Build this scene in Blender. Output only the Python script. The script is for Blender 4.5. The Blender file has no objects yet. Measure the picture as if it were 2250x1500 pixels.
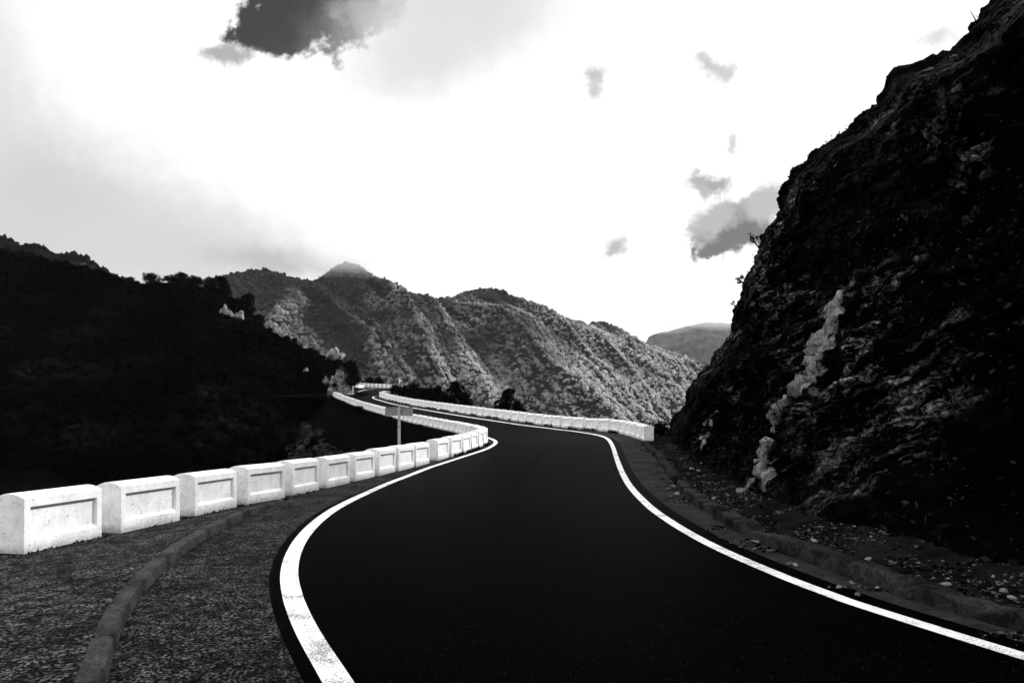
import bpy, bmesh, math, random
import numpy as np
from mathutils import Vector, Matrix

S = bpy.context.scene
COL = S.collection
PI = math.pi
EYE = 1.75

# ------------------------------------------------------------------ camera
cam_data = bpy.data.cameras.new("camera")
cam = bpy.data.objects.new("camera", cam_data)
COL.objects.link(cam)
cam.location = (0, 0, EYE)
cam.rotation_euler = (math.radians(90), 0, 0)
cam_data.sensor_width = 36.0
cam_data.lens = 24.0
cam_data.shift_y = (915 - 750) / 2250.0
cam_data.clip_start = 0.1
cam_data.clip_end = 30000
S.camera = cam

S.view_settings.view_transform = 'Standard'
S.view_settings.look = 'None'
S.view_settings.exposure = 0.5
S.view_settings.gamma = 1.0
S.cycles.max_bounces = 6
S.cycles.diffuse_bounces = 3
S.cycles.volume_bounces = 1
S.cycles.use_denoising = True
S.cycles.sample_clamp_indirect = 4.0
S.render.film_transparent = False

# ------------------------------------------------------------------ sun
SUN_DIR = Vector((0.86, 0.40, 0.74)).normalized()
sun_data = bpy.data.lights.new("sun", 'SUN')
sun_data.energy = 3.5
sun_data.angle = math.radians(6)
sun_data.color = (1, 1, 1)
sun = bpy.data.objects.new("sun", sun_data)
COL.objects.link(sun)
sun.rotation_euler = SUN_DIR.to_track_quat('Z', 'Y').to_euler()
sun.location = (60, -40, 90)


# ------------------------------------------------------------------ node helpers
class NT:
    """small helper to write node trees"""
    def __init__(self, tree):
        self.t = tree
        self.n = tree.nodes
        self.l = tree.links

    def new(self, typ, **kw):
        nd = self.n.new(typ)
        for k, v in kw.items():
            setattr(nd, k, v)
        return nd

    def put(self, sock, v):
        if hasattr(v, 'is_output'):
            self.l.new(v, sock)
        else:
            sock.default_value = v

    def math(self, op, a, b=None, c=None, clamp=False):
        nd = self.new('ShaderNodeMath', operation=op)
        nd.use_clamp = clamp
        self.put(nd.inputs[0], a)
        if b is not None:
            self.put(nd.inputs[1], b)
        if c is not None:
            self.put(nd.inputs[2], c)
        return nd.outputs[0]

    def vmath(self, op, a, b=None):
        nd = self.new('ShaderNodeVectorMath', operation=op)
        self.put(nd.inputs[0], a)
        if b is not None:
            self.put(nd.inputs[1], b)
        return nd.outputs[0]

    def maprange(self, v, a, b, c, d, smooth=False):
        nd = self.new('ShaderNodeMapRange')
        if smooth:
            nd.interpolation_type = 'SMOOTHSTEP'
        self.put(nd.inputs[0], v)
        for i, x in enumerate((a, b, c, d)):
            self.put(nd.inputs[i + 1], x)
        return nd.outputs[0]

    def mix(self, f, a, b):
        nd = self.new('ShaderNodeMix')
        nd.data_type = 'FLOAT'
        self.put(nd.inputs[0], f)
        self.put(nd.inputs[2], a)
        self.put(nd.inputs[3], b)
        return nd.outputs[0]

    def noise(self, vec, scale, detail=5, rough=0.55, distort=0.0):
        nd = self.new('ShaderNodeTexNoise')
        if vec is not None:
            self.l.new(vec, nd.inputs['Vector'])
        nd.inputs['Scale'].default_value = scale
        nd.inputs['Detail'].default_value = detail
        nd.inputs['Roughness'].default_value = rough
        nd.inputs['Distortion'].default_value = distort
        return nd.outputs[0]

    def voronoi(self, vec, scale, feature='F1', out=0):
        nd = self.new('ShaderNodeTexVoronoi')
        nd.feature = feature
        if vec is not None:
            self.l.new(vec, nd.inputs['Vector'])
        nd.inputs['Scale'].default_value = scale
        return nd.outputs[out]

    def mapping(self, vec, scale=(1, 1, 1), rot=(0, 0, 0), loc=(0, 0, 0)):
        nd = self.new('ShaderNodeMapping')
        self.l.new(vec, nd.inputs[0])
        self.put(nd.inputs['Location'], loc)
        self.put(nd.inputs['Rotation'], rot)
        self.put(nd.inputs['Scale'], scale)
        return nd.outputs[0]


# ------------------------------------------------------------------ world: bright cloud deck with darker gaps
SKY_STRENGTH = 0.1
world = bpy.data.worlds.new("World")
S.world = world
world.use_nodes = True
W = NT(world.node_tree)
W.n.clear()
sky = W.new('ShaderNodeTexSky')
sky.sky_type = 'NISHITA'
sky.sun_disc = False
sky.sun_elevation = math.asin(SUN_DIR.z)
sky.sun_rotation = math.atan2(SUN_DIR.x, SUN_DIR.y)
sky.altitude = 800
bw = W.new('ShaderNodeRGBToBW')
W.l.new(sky.outputs[0], bw.inputs[0])
tc = W.new('ShaderNodeTexCoord')
sep = W.new('ShaderNodeSeparateXYZ')
W.l.new(tc.outputs['Generated'], sep.inputs[0])
dx, dy, dz = sep.outputs
ys = W.math('MAXIMUM', dy, 0.05)
# the sky's own chart: direction angles in front of the pass (tangent coordinates)
U = W.math('DIVIDE', dx, ys)
V = W.math('DIVIDE', dz, ys)
comb = W.new('ShaderNodeCombineXYZ')
W.l.new(U, comb.inputs[0])
W.l.new(V, comb.inputs[1])
uv = comb.outputs[0]


def sky_noise(scale, detail, seed, rough=0.6):
    nd = W.new('ShaderNodeTexNoise')
    nd.noise_dimensions = '3D'
    nd.inputs['Scale'].default_value = scale
    nd.inputs['Detail'].default_value = detail
    nd.inputs['Roughness'].default_value = rough
    m = W.mapping(uv, loc=(seed * 3.1, seed * 1.7, seed * 0.9))
    W.l.new(m, nd.inputs['Vector'])
    return nd


nz = sky_noise(20.0, 9, 1.0, 0.66)
sc = W.vmath('SUBTRACT', nz.outputs[1], (0.5, 0.5, 0.5))
nsoft = sky_noise(4.0, 6, 2.0, 0.55).outputs[0]
nfine = sky_noise(34.0, 9, 3.0, 0.62).outputs[0]
rag_k = 1.0
seps = W.new('ShaderNodeSeparateXYZ')
W.l.new(sc, seps.inputs[0])

# sky levels set for fill light: held down in view, raised above and beside it
front = W.maprange(dy, -0.25, 0.55, 0.0, 1.0, True)
deck = W.mix(front, 8.5, 17.0)
deck = W.mix(W.maprange(dz, 0.50, 0.75, 0.0, 1.0, True), deck, 13.0)
low = W.math('MULTIPLY', W.maprange(dy, 0.35, 0.62, 0.0, 1.0, True), W.maprange(dz, 0.62, 0.50, 0.0, 1.0, True))
deck = W.mix(low, deck, 8.4)
level = W.mix(0.06, deck, bw.outputs[0])
# (azimuth, height, half width, half height, tilt, soft, ragged, level, strength)
GAPS = [
    # dark hole upper left, several lobes
    (-.318, .607, .080, .052, .35, .30, .12, 0.36, 1.0),
    (-.262, .598, .066, .062, .2, .30, .12, 0.36, 1.0),
    (-.374, .566, .040, .026, .2, .35, .09, 0.36, 1.0),
    (-.333, .553, .028, .024, .0, .40, .08, 0.4, 1.0),
    (-.415, .530, .042, .013, .1, .7, .06, 4.6, .9),
    (-.210, .590, .050, .028, .0, .7, .12, 2.6, .85),
    (-.310, .645, .110, .042, .0, .4, .08, 0.36, 1.0),
    # pale grey sheet to its right
    (-.065, .605, .150, .080, .40, 1.0, .05, 7.4, .95),
    (-.110, .540, .100, .045, .5, 1.0, .05, 7.8, .8),
    # grey hole next to the cliff
    (.328, .276, .056, .030, .15, .45, .08, 1.75, 1.0),
    (.300, .252, .034, .018, .1, .30, .08, 1.75, 1.0),
    (.345, .300, .040, .016, .3, .55, .07, 3.4, .9),
    (.295, .288, .030, .018, .4, .7, .07, 5.0, .7),
    (.375, .310, .040, .022, .3, .7, .07, 5.4, .8),
    # wisps
    (.285, .342, .022, .014, .0, .7, .08, 4.2, .85),
    (.278, .332, .008, .014, .0, .7, .05, 5.0, .7),
    (.297, .512, .026, .011, -.35, .8, .06, 6.0, .85),
    (.312, .500, .014, .012, .0, .8, .05, 6.4, .7),
    (.124, .503, .012, .013, .5, .8, .05, 5.8, .85),
    (.122, .478, .010, .014, .2, .8, .05, 6.4, .8),
    (.152, .252, .015, .011, .2, .7, .05, 5.2, .85),
    (.166, .244, .006, .004, .0, .7, .03, 7.0, .6),
    (.324, .402, .006, .014, .0, .8, .04, 6.8, .8),
    (.625, .555, .026, .010, .1, .9, .06, 7.6, .7),
    # dull bank low on the left
    (-.78, .330, .300, .110, -.28, 1.0, .05, 5.6, .85),
    (-.52, .245, .240, .060, -.14, 1.0, .04, 6.8, .8),
    (-.34, .231, .085, .016, -.05, .9, .04, 5.4, .8),
    (-.80, .480, .090, .150, .1, 1.0, .04, 7.4, .85),
]
for (cx, cy, rx, ry, tilt, soft, rag, lev, st) in GAPS:
    ux = W.math('ADD', W.math('SUBTRACT', U, cx), W.math('MULTIPLY', seps.outputs[0], rag * 1.15))
    vy = W.math('ADD', W.math('SUBTRACT', V, cy), W.math('MULTIPLY', seps.outputs[1], rag * 1.0))
    big_ = 1.14 if rx > .03 or soft < .5 else 1.3
    lev = lev if big_ < 1.2 else lev * 1.02
    if soft >= .7:
        st = 1.0
    if soft >= .9 and rx > .05:
        big_ = 1.35
    rx, ry, lev = rx * big_, ry * big_, lev / 1.42
    ct, sn = math.cos(tilt), math.sin(tilt)
    a = W.math('DIVIDE', W.math('ADD', W.math('MULTIPLY', ux, ct), W.math('MULTIPLY', vy, sn)), rx)
    b = W.math('DIVIDE', W.math('SUBTRACT', W.math('MULTIPLY', vy, ct), W.math('MULTIPLY', ux, sn)), ry)
    d = W.math('SQRT', W.math('ADD', W.math('MULTIPLY', a, a), W.math('MULTIPLY', b, b)))
    d = W.math('ADD', d, W.math('MULTIPLY', W.math('SUBTRACT', nfine, 0.5), 1.25 if soft < .85 else .35))
    m = W.maprange(d, 1.0 + soft * 0.5, 1.0 - soft * 0.9, 0.0, st, True)
    m = W.math('MULTIPLY', m, W.math('GREATER_THAN', dy, 0.06))
    level = W.mix(m, level, lev)
bg = W.new('ShaderNodeBackground')
cmb = W.new('ShaderNodeCombineColor')
for i in range(3):
    W.l.new(level, cmb.inputs[i])
W.l.new(cmb.outputs[0], bg.inputs[0])
bg.inputs[1].default_value = SKY_STRENGTH
wo = W.new('ShaderNodeOutputWorld')
W.l.new(bg.outputs[0], wo.inputs[0])


# ------------------------------------------------------------------ numeric noise
def _hash(ix, iy, iz, seed):
    h = (ix.astype(np.int64) * 374761393 + iy.astype(np.int64) * 668265263 + iz.astype(np.int64) * 2147483647 + seed * 144665) & 0xFFFFFFFF
    h = ((h ^ (h >> 13)) * 1274126177) & 0xFFFFFFFF
    h = ((h ^ (h >> 16)) * 2246822519) & 0xFFFFFFFF
    return ((h ^ (h >> 15)) & 0xFFFFFF) / float(0xFFFFFF)


def vnoise(x, y, z, seed=0):
    """smooth value noise in [-1, 1]"""
    x, y, z = np.broadcast_arrays(np.asarray(x, float), np.asarray(y, float), np.asarray(z, float))
    ix, iy, iz = np.floor(x), np.floor(y), np.floor(z)
    fx, fy, fz = x - ix, y - iy, z - iz
    fx, fy, fz = [f * f * f * (f * (f * 6 - 15) + 10) for f in (fx, fy, fz)]
    r = 0
    for a in (0, 1):
        for b in (0, 1):
            for c in (0, 1):
                w = (fx if a else 1 - fx) * (fy if b else 1 - fy) * (fz if c else 1 - fz)
                r = r + w * _hash(ix + a, iy + b, iz + c, seed)
    return r * 2 - 1


def fbm(x, y, z, oct=4, seed=0, gain=0.5, ridged=False):
    r, amp, f, tot = 0, 1.0, 1.0, 0.0
    for o in range(oct):
        n = vnoise(x * f, y * f, z * f, seed + o * 17)
        if ridged:
            n = 1 - 2 * np.abs(n)
        r = r + n * amp
        tot += amp
        amp *= gain
        f *= 2.03
    return r / tot


def sstep(a, b, x):
    t = np.clip((np.asarray(x, float) - a) / (b - a), 0, 1)
    return t * t * (3 - 2 * t)


# ------------------------------------------------------------------ object helpers
def mesh_np(name, verts, faces, mat, smooth=False, parent=None):
    """verts (n,3), faces (m,k) with one k, or list of lists"""
    me = bpy.data.meshes.new(name)
    verts = np.asarray(verts, dtype=np.float32)
    if isinstance(faces, np.ndarray):
        k = faces.shape[1]
        me.vertices.add(len(verts))
        me.vertices.foreach_set('co', verts.ravel())
        me.loops.add(faces.size)
        me.loops.foreach_set('vertex_index', faces.astype(np.int32).ravel())
        me.polygons.add(len(faces))
        me.polygons.foreach_set('loop_start', np.arange(0, faces.size, k, dtype=np.int32))
        me.polygons.foreach_set('loop_total', np.full(len(faces), k, dtype=np.int32))
        me.update(calc_edges=True)
        me.validate()
    else:
        me.from_pydata([tuple(map(float, v)) for v in verts], [], faces)
        me.update()
    if smooth:
        me.polygons.foreach_set('use_smooth', np.ones(len(me.polygons), dtype=bool))
    if mat:
        me.materials.append(mat)
    o = bpy.data.objects.new(name, me)
    COL.objects.link(o)
    if parent:
        o.parent = parent
    return o


def grid(name, P, mat, smooth=True, parent=None, flip=False):
    nu, nv = P.shape[:2]
    idx = np.arange(nu * nv).reshape(nu, nv)
    a, b, c, d = idx[:-1, :-1], idx[1:, :-1], idx[1:, 1:], idx[:-1, 1:]
    f = np.stack([a, b, c, d], -1).reshape(-1, 4)
    if flip:
        f = f[:, ::-1]
    return mesh_np(name, P.reshape(-1, 3), f, mat, smooth, parent)


def bm_obj(name, bm, mat, parent=None, smooth=False):
    me = bpy.data.meshes.new(name)
    bm.normal_update()
    bm.to_mesh(me)
    bm.free()
    if smooth:
        me.polygons.foreach_set('use_smooth', np.ones(len(me.polygons), dtype=bool))
    if mat:
        me.materials.append(mat)
    o = bpy.data.objects.new(name, me)
    COL.objects.link(o)
    if parent:
        o.parent = parent
    return o


def tag(o, label=None, cat=None, group=None, kind=None):
    if label:
        o['label'] = label
    if cat:
        o['category'] = cat
    if group:
        o['group'] = group
    if kind:
        o['kind'] = kind
    return o


def empty(name, loc=(0, 0, 0), rz=0.0):
    o = bpy.data.objects.new(name, None)
    COL.objects.link(o)
    o.location = loc
    o.rotation_euler = (0, 0, rz)
    return o


def copy_tree(o, parent=None):
    c = o.copy()
    COL.objects.link(c)
    c.parent = parent
    for ch in list(o.children):
        copy_tree(ch, c)
    return c


def add_box(bm, c, s, rot=None):
    m = Matrix.Translation(c)
    if rot is not None:
        m = m @ rot
    m = m @ Matrix.Diagonal((s[0], s[1], s[2], 1))
    return bmesh.ops.create_cube(bm, size=1.0, matrix=m)['verts']


def add_tube(bm, p0, p1, r0, r1, n=8):
    p0, p1 = Vector(p0), Vector(p1)
    q = (p1 - p0).to_track_quat('Z', 'Y')
    ring = []
    for p, r in ((p0, r0), (p1, r1)):
        ring.append([bm.verts.new(p + q @ Vector((math.cos(t) * r, math.sin(t) * r, 0))) for t in [2 * PI * k / n for k in range(n)]])
    for k in range(n):
        bm.faces.new((ring[0][k], ring[0][(k + 1) % n], ring[1][(k + 1) % n], ring[1][k]))
    bm.faces.new(ring[0][::-1])
    bm.faces.new(ring[1])


ORD = {}
_u = "first second third fourth fifth sixth seventh eighth ninth tenth eleventh twelfth thirteenth fourteenth fifteenth sixteenth seventeenth eighteenth nineteenth".split()
_t = {20: ("twentieth", "twenty"), 30: ("thirtieth", "thirty"), 40: ("fortieth", "forty"), 50: ("fiftieth", "fifty"), 60: ("sixtieth", "sixty")}
for i, w in enumerate(_u):
    ORD[i + 1] = w
for t, (a, b) in _t.items():
    ORD[t] = a
    for i in range(1, 10):
        ORD[t + i] = b + "-" + _u[i - 1]


# ------------------------------------------------------------------ materials
def material(name, build, spec=0.0, rough=0.9):
    m = bpy.data.materials.new(name)
    m.use_nodes = True
    T = NT(m.node_tree)
    bs = T.n['Principled BSDF']
    bs.inputs['Specular IOR Level'].default_value = spec
    bs.inputs['Roughness'].default_value = rough
    tcn = T.new('ShaderNodeTexCoord')
    val, bump = build(T, tcn.outputs['Object'], bs)
    if val is not None:
        cc = T.new('ShaderNodeCombineColor')
        for i in range(3):
            T.put(cc.inputs[i], val)
        T.l.new(cc.outputs[0], bs.inputs['Base Color'])
    if bump is not None:
        h, strength, dist = bump
        b = T.new('ShaderNodeBump')
        b.inputs['Strength'].default_value = strength
        b.inputs['Distance'].default_value = dist
        T.l.new(h, b.inputs['Height'])
        T.l.new(b.outputs[0], bs.inputs['Normal'])
    return m


def flat(name, v, spec=0.0, rough=0.9):
    return material(name, lambda T, c, b: (v, None), spec, rough)


def _asphalt(T, c, b):
    n1 = T.noise(c, 0.5, 4, .6)
    n2 = T.noise(c, 60, 3, .7)
    n3 = T.voronoi(c, 45, 'F1', 0)
    v = T.maprange(n1, .3, .7, .0003, .0011)
    v = T.math('MULTIPLY', v, T.maprange(n2, .3, .75, .5, 1.6))
    sp = T.maprange(n3, .05, .16, .07, 0.0)
    sp = T.math('MULTIPLY', sp, T.math('GREATER_THAN', T.noise(c, 9, 2, .5), .55))
    v = T.math('ADD', v, sp)
    return v, (T.math('ADD', n2, T.math('MULTIPLY', n3, .6)), .5, .006)


M_ASPHALT = material('asphalt', _asphalt, .0008, .42)


def _shoulder(T, c, b):
    n1 = T.noise(c, 1.1, 5, .65)
    n2 = T.noise(c, 36, 6, .74)
    n3 = T.noise(c, 7, 4, .7)
    v = T.math('MULTIPLY', T.maprange(n2, .49, .69, .0, .36), T.maprange(n1, .35, .65, .3, 1.0))
    v = T.math('MULTIPLY', v, T.maprange(n3, .40, .60, .12, 1.0))
    v = T.math('ADD', v, .0015)
    return v, (n2, .7, .012)


M_SHOULDER = material('old_coarse_asphalt', _shoulder, .015, .85)


def _gutter(T, c, b):
    n1 = T.noise(c, 1.3, 4, .6)
    m = T.mapping(c, scale=(3.0, 24, 6))
    n2 = T.noise(m, 2.0, 5, .7)
    v = T.math('MULTIPLY', T.maprange(n2, .3, .75, .002, .06), T.maprange(n1, .3, .7, .3, 1.1))
    return v, (n2, .4, .01)


M_GUTTER = material('gutter_concrete', _gutter, .015, .85)


def _kerb(T, c, b):
    n1 = T.noise(c, 2.0, 4, .6)
    n2 = T.noise(c, 30, 5, .7)
    v = T.math('MULTIPLY', T.maprange(n1, .35, .65, .012, .050), T.maprange(n2, .35, .65, .4, 1.6))
    return v, (n2, .4, .008)


M_KERB = material('kerb_concrete', _kerb, .015, .85)
M_KERB_WORN = material('worn_kerb_concrete', lambda T, c, b: (T.math('MULTIPLY', T.maprange(T.noise(c, 2.2, 5, .65), .35, .65, .004, .034), T.maprange(T.noise(c, 26, 5, .7), .35, .65, .4, 1.5)), (T.noise(c, 26, 5, .7), .6, .015)), .01, .85)


def _white(T, c, b):
    oi = T.new('ShaderNodeObjectInfo')
    off = T.math('MULTIPLY', oi.outputs['Random'], 57.0)
    cb = T.new('ShaderNodeCombineXYZ')
    T.l.new(off, cb.inputs[0])
    T.l.new(off, cb.inputs[1])
    p = T.vmath('ADD', c, cb.outputs[0])
    n1 = T.noise(p, 3.2, 5, .65)
    n2 = T.noise(p, 42, 4, .6)
    st = T.noise(T.mapping(p, scale=(13, 13, 2.6)), 1.0, 5, .75)
    v = T.maprange(n1, .3, .75, .78, .92)
    v = T.math('MULTIPLY', v, T.maprange(st, .42, .8, 1.0, .88))
    v = T.math('MULTIPLY', v, T.maprange(T.noise(p, 1.6, 5, .7), .38, .62, .90, 1.04))
    v = T.math('MULTIPLY', v, T.maprange(T.noise(p, 8.0, 5, .75), .58, .70, 1.0, .72))
    ch = T.math('MULTIPLY', T.maprange(n2, .585, .64, 0, 1), T.maprange(T.noise(p, 5.5, 3, .5), .45, .60, 0, 1))
    v = T.mix(T.math('MULTIPLY', ch, .9), v, .12)
    # splashed dirt: ragged stain above the ground line
    sz = T.new('ShaderNodeSeparateXYZ')
    T.l.new(c, sz.inputs[0])
    hh = T.math('ADD', sz.outputs[2], T.math('MULTIPLY', T.math('SUBTRACT', T.noise(p, 14, 5, .7), .5), .22))
    dirt = T.maprange(hh, .13, .01, 0, .7)
    v = T.mix(dirt, v, .22)
    return v, (T.math('ADD', n1, T.math('MULTIPLY', n2, .4)), .25, .012)


M_WHITE = material('whitewashed_concrete', _white, .1, .8)


def _line(T, c, b):
    n1 = T.noise(c, 70, 4, .75)
    n2 = T.noise(c, 2.6, 4, .6)
    th = T.maprange(n2, .35, .65, .64, .47)
    w = T.math('SUBTRACT', n1, th)
    w = T.maprange(w, -.015, .04, 0, .8)
    v = T.mix(w, .82, .03)
    return v, (n1, .3, .004)


M_LINE = material('worn_white_road_paint', _line, .1, .7)


def _dirt(T, c, b):
    n1 = T.noise(c, 1.5, 5, .65)
    n2 = T.noise(c, 40, 5, .7)
    v = T.math('MULTIPLY', T.maprange(n2, .35, .75, .0, .03), T.maprange(n1, .35, .7, .1, 1.0))
    return T.math('ADD', v, .0015), (n2, .6, .02)


M_DIRT = material('dark_gritty_soil', _dirt)


def noisevec(T, c, scale):
    nd = T.new('ShaderNodeTexNoise')
    T.l.new(c, nd.inputs['Vector'])
    nd.inputs['Scale'].default_value = scale
    nd.inputs['Detail'].default_value = 4
    return nd.outputs[1]


def _cliff(T, c, b):
    # tilted rock beds; grey bed streaks carrying painted facet highlights, dark rock between, one pale vein
    sx = T.new('ShaderNodeSeparateXYZ')
    T.l.new(c, sx.inputs[0])
    wv = T.vmath('MULTIPLY', T.vmath('SUBTRACT', noisevec(T, c, .9), (.5, .5, .5)), (.45, .45, .45))
    sw = T.new('ShaderNodeSeparateXYZ')
    T.l.new(T.vmath('ADD', c, wv), sw.inputs[0])
    bed = T.math('ADD', sw.outputs[2], T.math('MULTIPLY', sw.outputs[1], .55))
    alo = T.math('SUBTRACT', T.math('MULTIPLY', sw.outputs[2], .4), T.math('MULTIPLY', sw.outputs[1], .9))
    cb = T.new('ShaderNodeCombineXYZ')
    T.l.new(T.math('MULTIPLY', bed, 3.0), cb.inputs[0])
    T.l.new(T.math('MULTIPLY', alo, .9), cb.inputs[1])
    T.l.new(T.math('MULTIPLY', sw.outputs[0], 1.0), cb.inputs[2])
    n1 = T.noise(cb.outputs[0], 1.0, 7, .72, .3)
    n2 = T.noise(c, .30, 4, .55)
    n3 = T.noise(c, 11.0, 6, .8)
    n4 = T.noise(cb.outputs[0], 3.1, 5, .7)
    v = T.maprange(n1, .50, .66, 0, 1)
    v = T.math('MULTIPLY', v, T.maprange(n2, .48, .59, .01, 1))
    v = T.math('MULTIPLY', v, T.maprange(n3, .44, .60, .02, 1))
    v = T.math('MULTIPLY', v, T.maprange(n4, .42, .58, .05, 1))
    v = T.math('MULTIPLY', v, T.maprange(T.math('ADD', sx.outputs[2], T.maprange(n2, 0, 1, -2.0, 2.0)), .6, 3.0, .05, 1))  # darker towards the foot
    v = T.math('MULTIPLY', v, T.maprange(sx.outputs[2], 11, 17, 1, .05))  # crest darkened in the colour to cancel its sunlit strip
    v = T.math('ADD', T.math('MULTIPLY', v, .95), .0006)
    at = T.new('ShaderNodeAttribute')
    at.attribute_name = 'vein'
    cr_ = T.voronoi(T.vmath('ADD', T.mapping(c, scale=(1, 1, .6)), T.vmath('MULTIPLY', noisevec(T, c, 2.5), (.6, .6, .6))), 2.6, 'DISTANCE_TO_EDGE', 0)
    pale = T.math('MULTIPLY', T.maprange(T.noise(T.mapping(c, scale=(3, 3, 1.1)), 1.7, 7, .75), .36, .70, .03, .55), T.maprange(cr_, 0, .03, .25, 1))
    edge = T.math('ADD', at.outputs['Fac'], T.math('MULTIPLY', T.math('SUBTRACT', n3, .5), 1.1))
    v = T.mix(T.maprange(edge, .35, .62, 0, 1), v, pale)
    return v, (T.math('ADD', T.math('MULTIPLY', n1, 1.2), T.math('MULTIPLY', n3, .8)), 1.0, .14)


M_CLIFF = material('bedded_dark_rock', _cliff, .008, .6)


def _palerock(lo, hi):
    def f(T, c, b):
        n1 = T.noise(c, 1.4, 5, .65)
        n2 = T.noise(T.mapping(c, scale=(3, 3, .8)), 2.4, 6, .7, .6)
        n3 = T.voronoi(T.vmath('ADD', T.mapping(c, scale=(1, 1, .55)), T.vmath('MULTIPLY', noisevec(T, c, 2.0), (.5, .5, .5))), 3.4, 'DISTANCE_TO_EDGE', 0)
        v = T.maprange(n2, .3, .7, lo, hi)
        v = T.math('MULTIPLY', v, T.maprange(n1, .35, .6, .3, 1.0))
        v = T.math('MULTIPLY', v, T.maprange(n3, .0, .025, .3, 1.0))
        return v, (T.math('ADD', n2, n1), 1.0, .12)
    return f


M_VEIN = material('pale_fractured_rock', _palerock(.07, .60))
M_OUTCROP = material('weathered_grey_rock', _palerock(.03, .55))


def _stone(T, c, b):
    oi = T.new('ShaderNodeObjectInfo')
    n1 = T.noise(c, 9, 5, .7)
    v = T.math('MULTIPLY', T.maprange(n1, .3, .7, .06, .32), T.maprange(oi.outputs['Random'], 0, 1, .4, 1.3))
    return v, (n1, .6, .02)


M_STONE = material('loose_grey_stone', _stone)


def _rubble(T, c, b):
    n1 = T.noise(c, 11, 2, .5)
    n2 = T.noise(c, 1.1, 3, .5)
    v = T.math('MULTIPLY', T.maprange(n1, .48, .74, .003, .27), T.maprange(n2, .38, .62, .25, 1.0))
    return v, None


M_RUBBLE = material('rubble_chips', _rubble)


def veg(name, lo, hi, scale, big=None):
    def f(T, c, b):
        n1 = T.noise(c, scale, 4, .7)
        v = T.maprange(n1, .32, .7, lo, hi)
        if big:
            v = T.math('MULTIPLY', v, T.maprange(T.noise(c, big[0], 3, .55), .36, .64, big[1], 1.0))
        return v, None
    return material(name, f)


M_LEAF = veg('dark_evergreen_leaf', .0008, .006, 3.0)
M_LEAF_CLIFF = veg('cliff_leaf', .002, .030, 1.1)
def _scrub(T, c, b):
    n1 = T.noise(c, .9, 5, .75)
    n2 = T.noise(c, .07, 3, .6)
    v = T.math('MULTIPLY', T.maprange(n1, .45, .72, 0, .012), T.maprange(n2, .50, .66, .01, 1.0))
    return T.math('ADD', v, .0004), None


M_SCRUB = material('shade_toned_scrub', _scrub)  # near-black: cloud shade on the left hill put into the scrub colour
M_SCRUB_BACK = veg('back_hill_scrub', .003, .016, .2)
def _wood(T, c, b):
    n1 = T.noise(c, .07, 5, .7)
    n2 = T.noise(c, .011, 4, .6)
    sx = T.new('ShaderNodeSeparateXYZ')
    T.l.new(c, sx.inputs[0])
    # cloud shade put into the colour: upper left flank darker, lower right paler
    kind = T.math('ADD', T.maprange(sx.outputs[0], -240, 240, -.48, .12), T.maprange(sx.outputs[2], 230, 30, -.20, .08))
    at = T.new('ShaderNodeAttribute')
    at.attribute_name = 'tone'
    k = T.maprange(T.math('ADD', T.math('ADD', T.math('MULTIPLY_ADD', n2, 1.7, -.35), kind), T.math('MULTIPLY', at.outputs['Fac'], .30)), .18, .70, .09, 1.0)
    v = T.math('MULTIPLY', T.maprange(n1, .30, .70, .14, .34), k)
    return v, None


M_WOOD = material('mountain_wood', _wood)
M_EMB = veg('dry_bank_scrub', .0005, .06, 1.6, (.22, .04))
M_TWIG = flat('dark_twig', .004)
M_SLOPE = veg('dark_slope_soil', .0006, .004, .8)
M_MOUNT = veg('mountain_soil', .015, .04, .02)
M_FARM = veg('far_ridge_wood', .03, .12, .02)
M_GALV = material('galvanised_steel', lambda T, c, b: (T.maprange(T.noise(c, 14, 4, .6), .3, .7, .22, .40), None), .3, .5)
M_SIGNBACK = material('dull_sign_back', lambda T, c, b: (T.maprange(T.noise(c, 5, 4, .6), .3, .7, .15, .24), None), .2, .5)
M_CARPAINT = flat('white_car_paint', .82, .5, .25)
M_GLASS = flat('dark_car_glass', .004, .5, .08)
M_TYRE = flat('tyre_rubber', .004, .1, .8)
M_RIM = flat('wheel_rim', .35, .4, .35)
M_LAMP = flat('tail_lamp', .03, .5, .2)
M_SIGNWHITE = flat('white_sign_paint', .85, .2, .6)


def _masonry(T, c, b):
    n1 = T.noise(c, 1.2, 4, .6)
    e = T.voronoi(T.mapping(c, scale=(1, 1, 1.6)), 1.7, 'DISTANCE_TO_EDGE', 0)
    v = T.math('MULTIPLY', T.maprange(n1, .35, .7, .001, .024), T.maprange(e, .0, .08, .2, 1.0))
    return v, (e, .7, .08)


M_MASONRY = material('dark_stone_masonry', _masonry)

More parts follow.
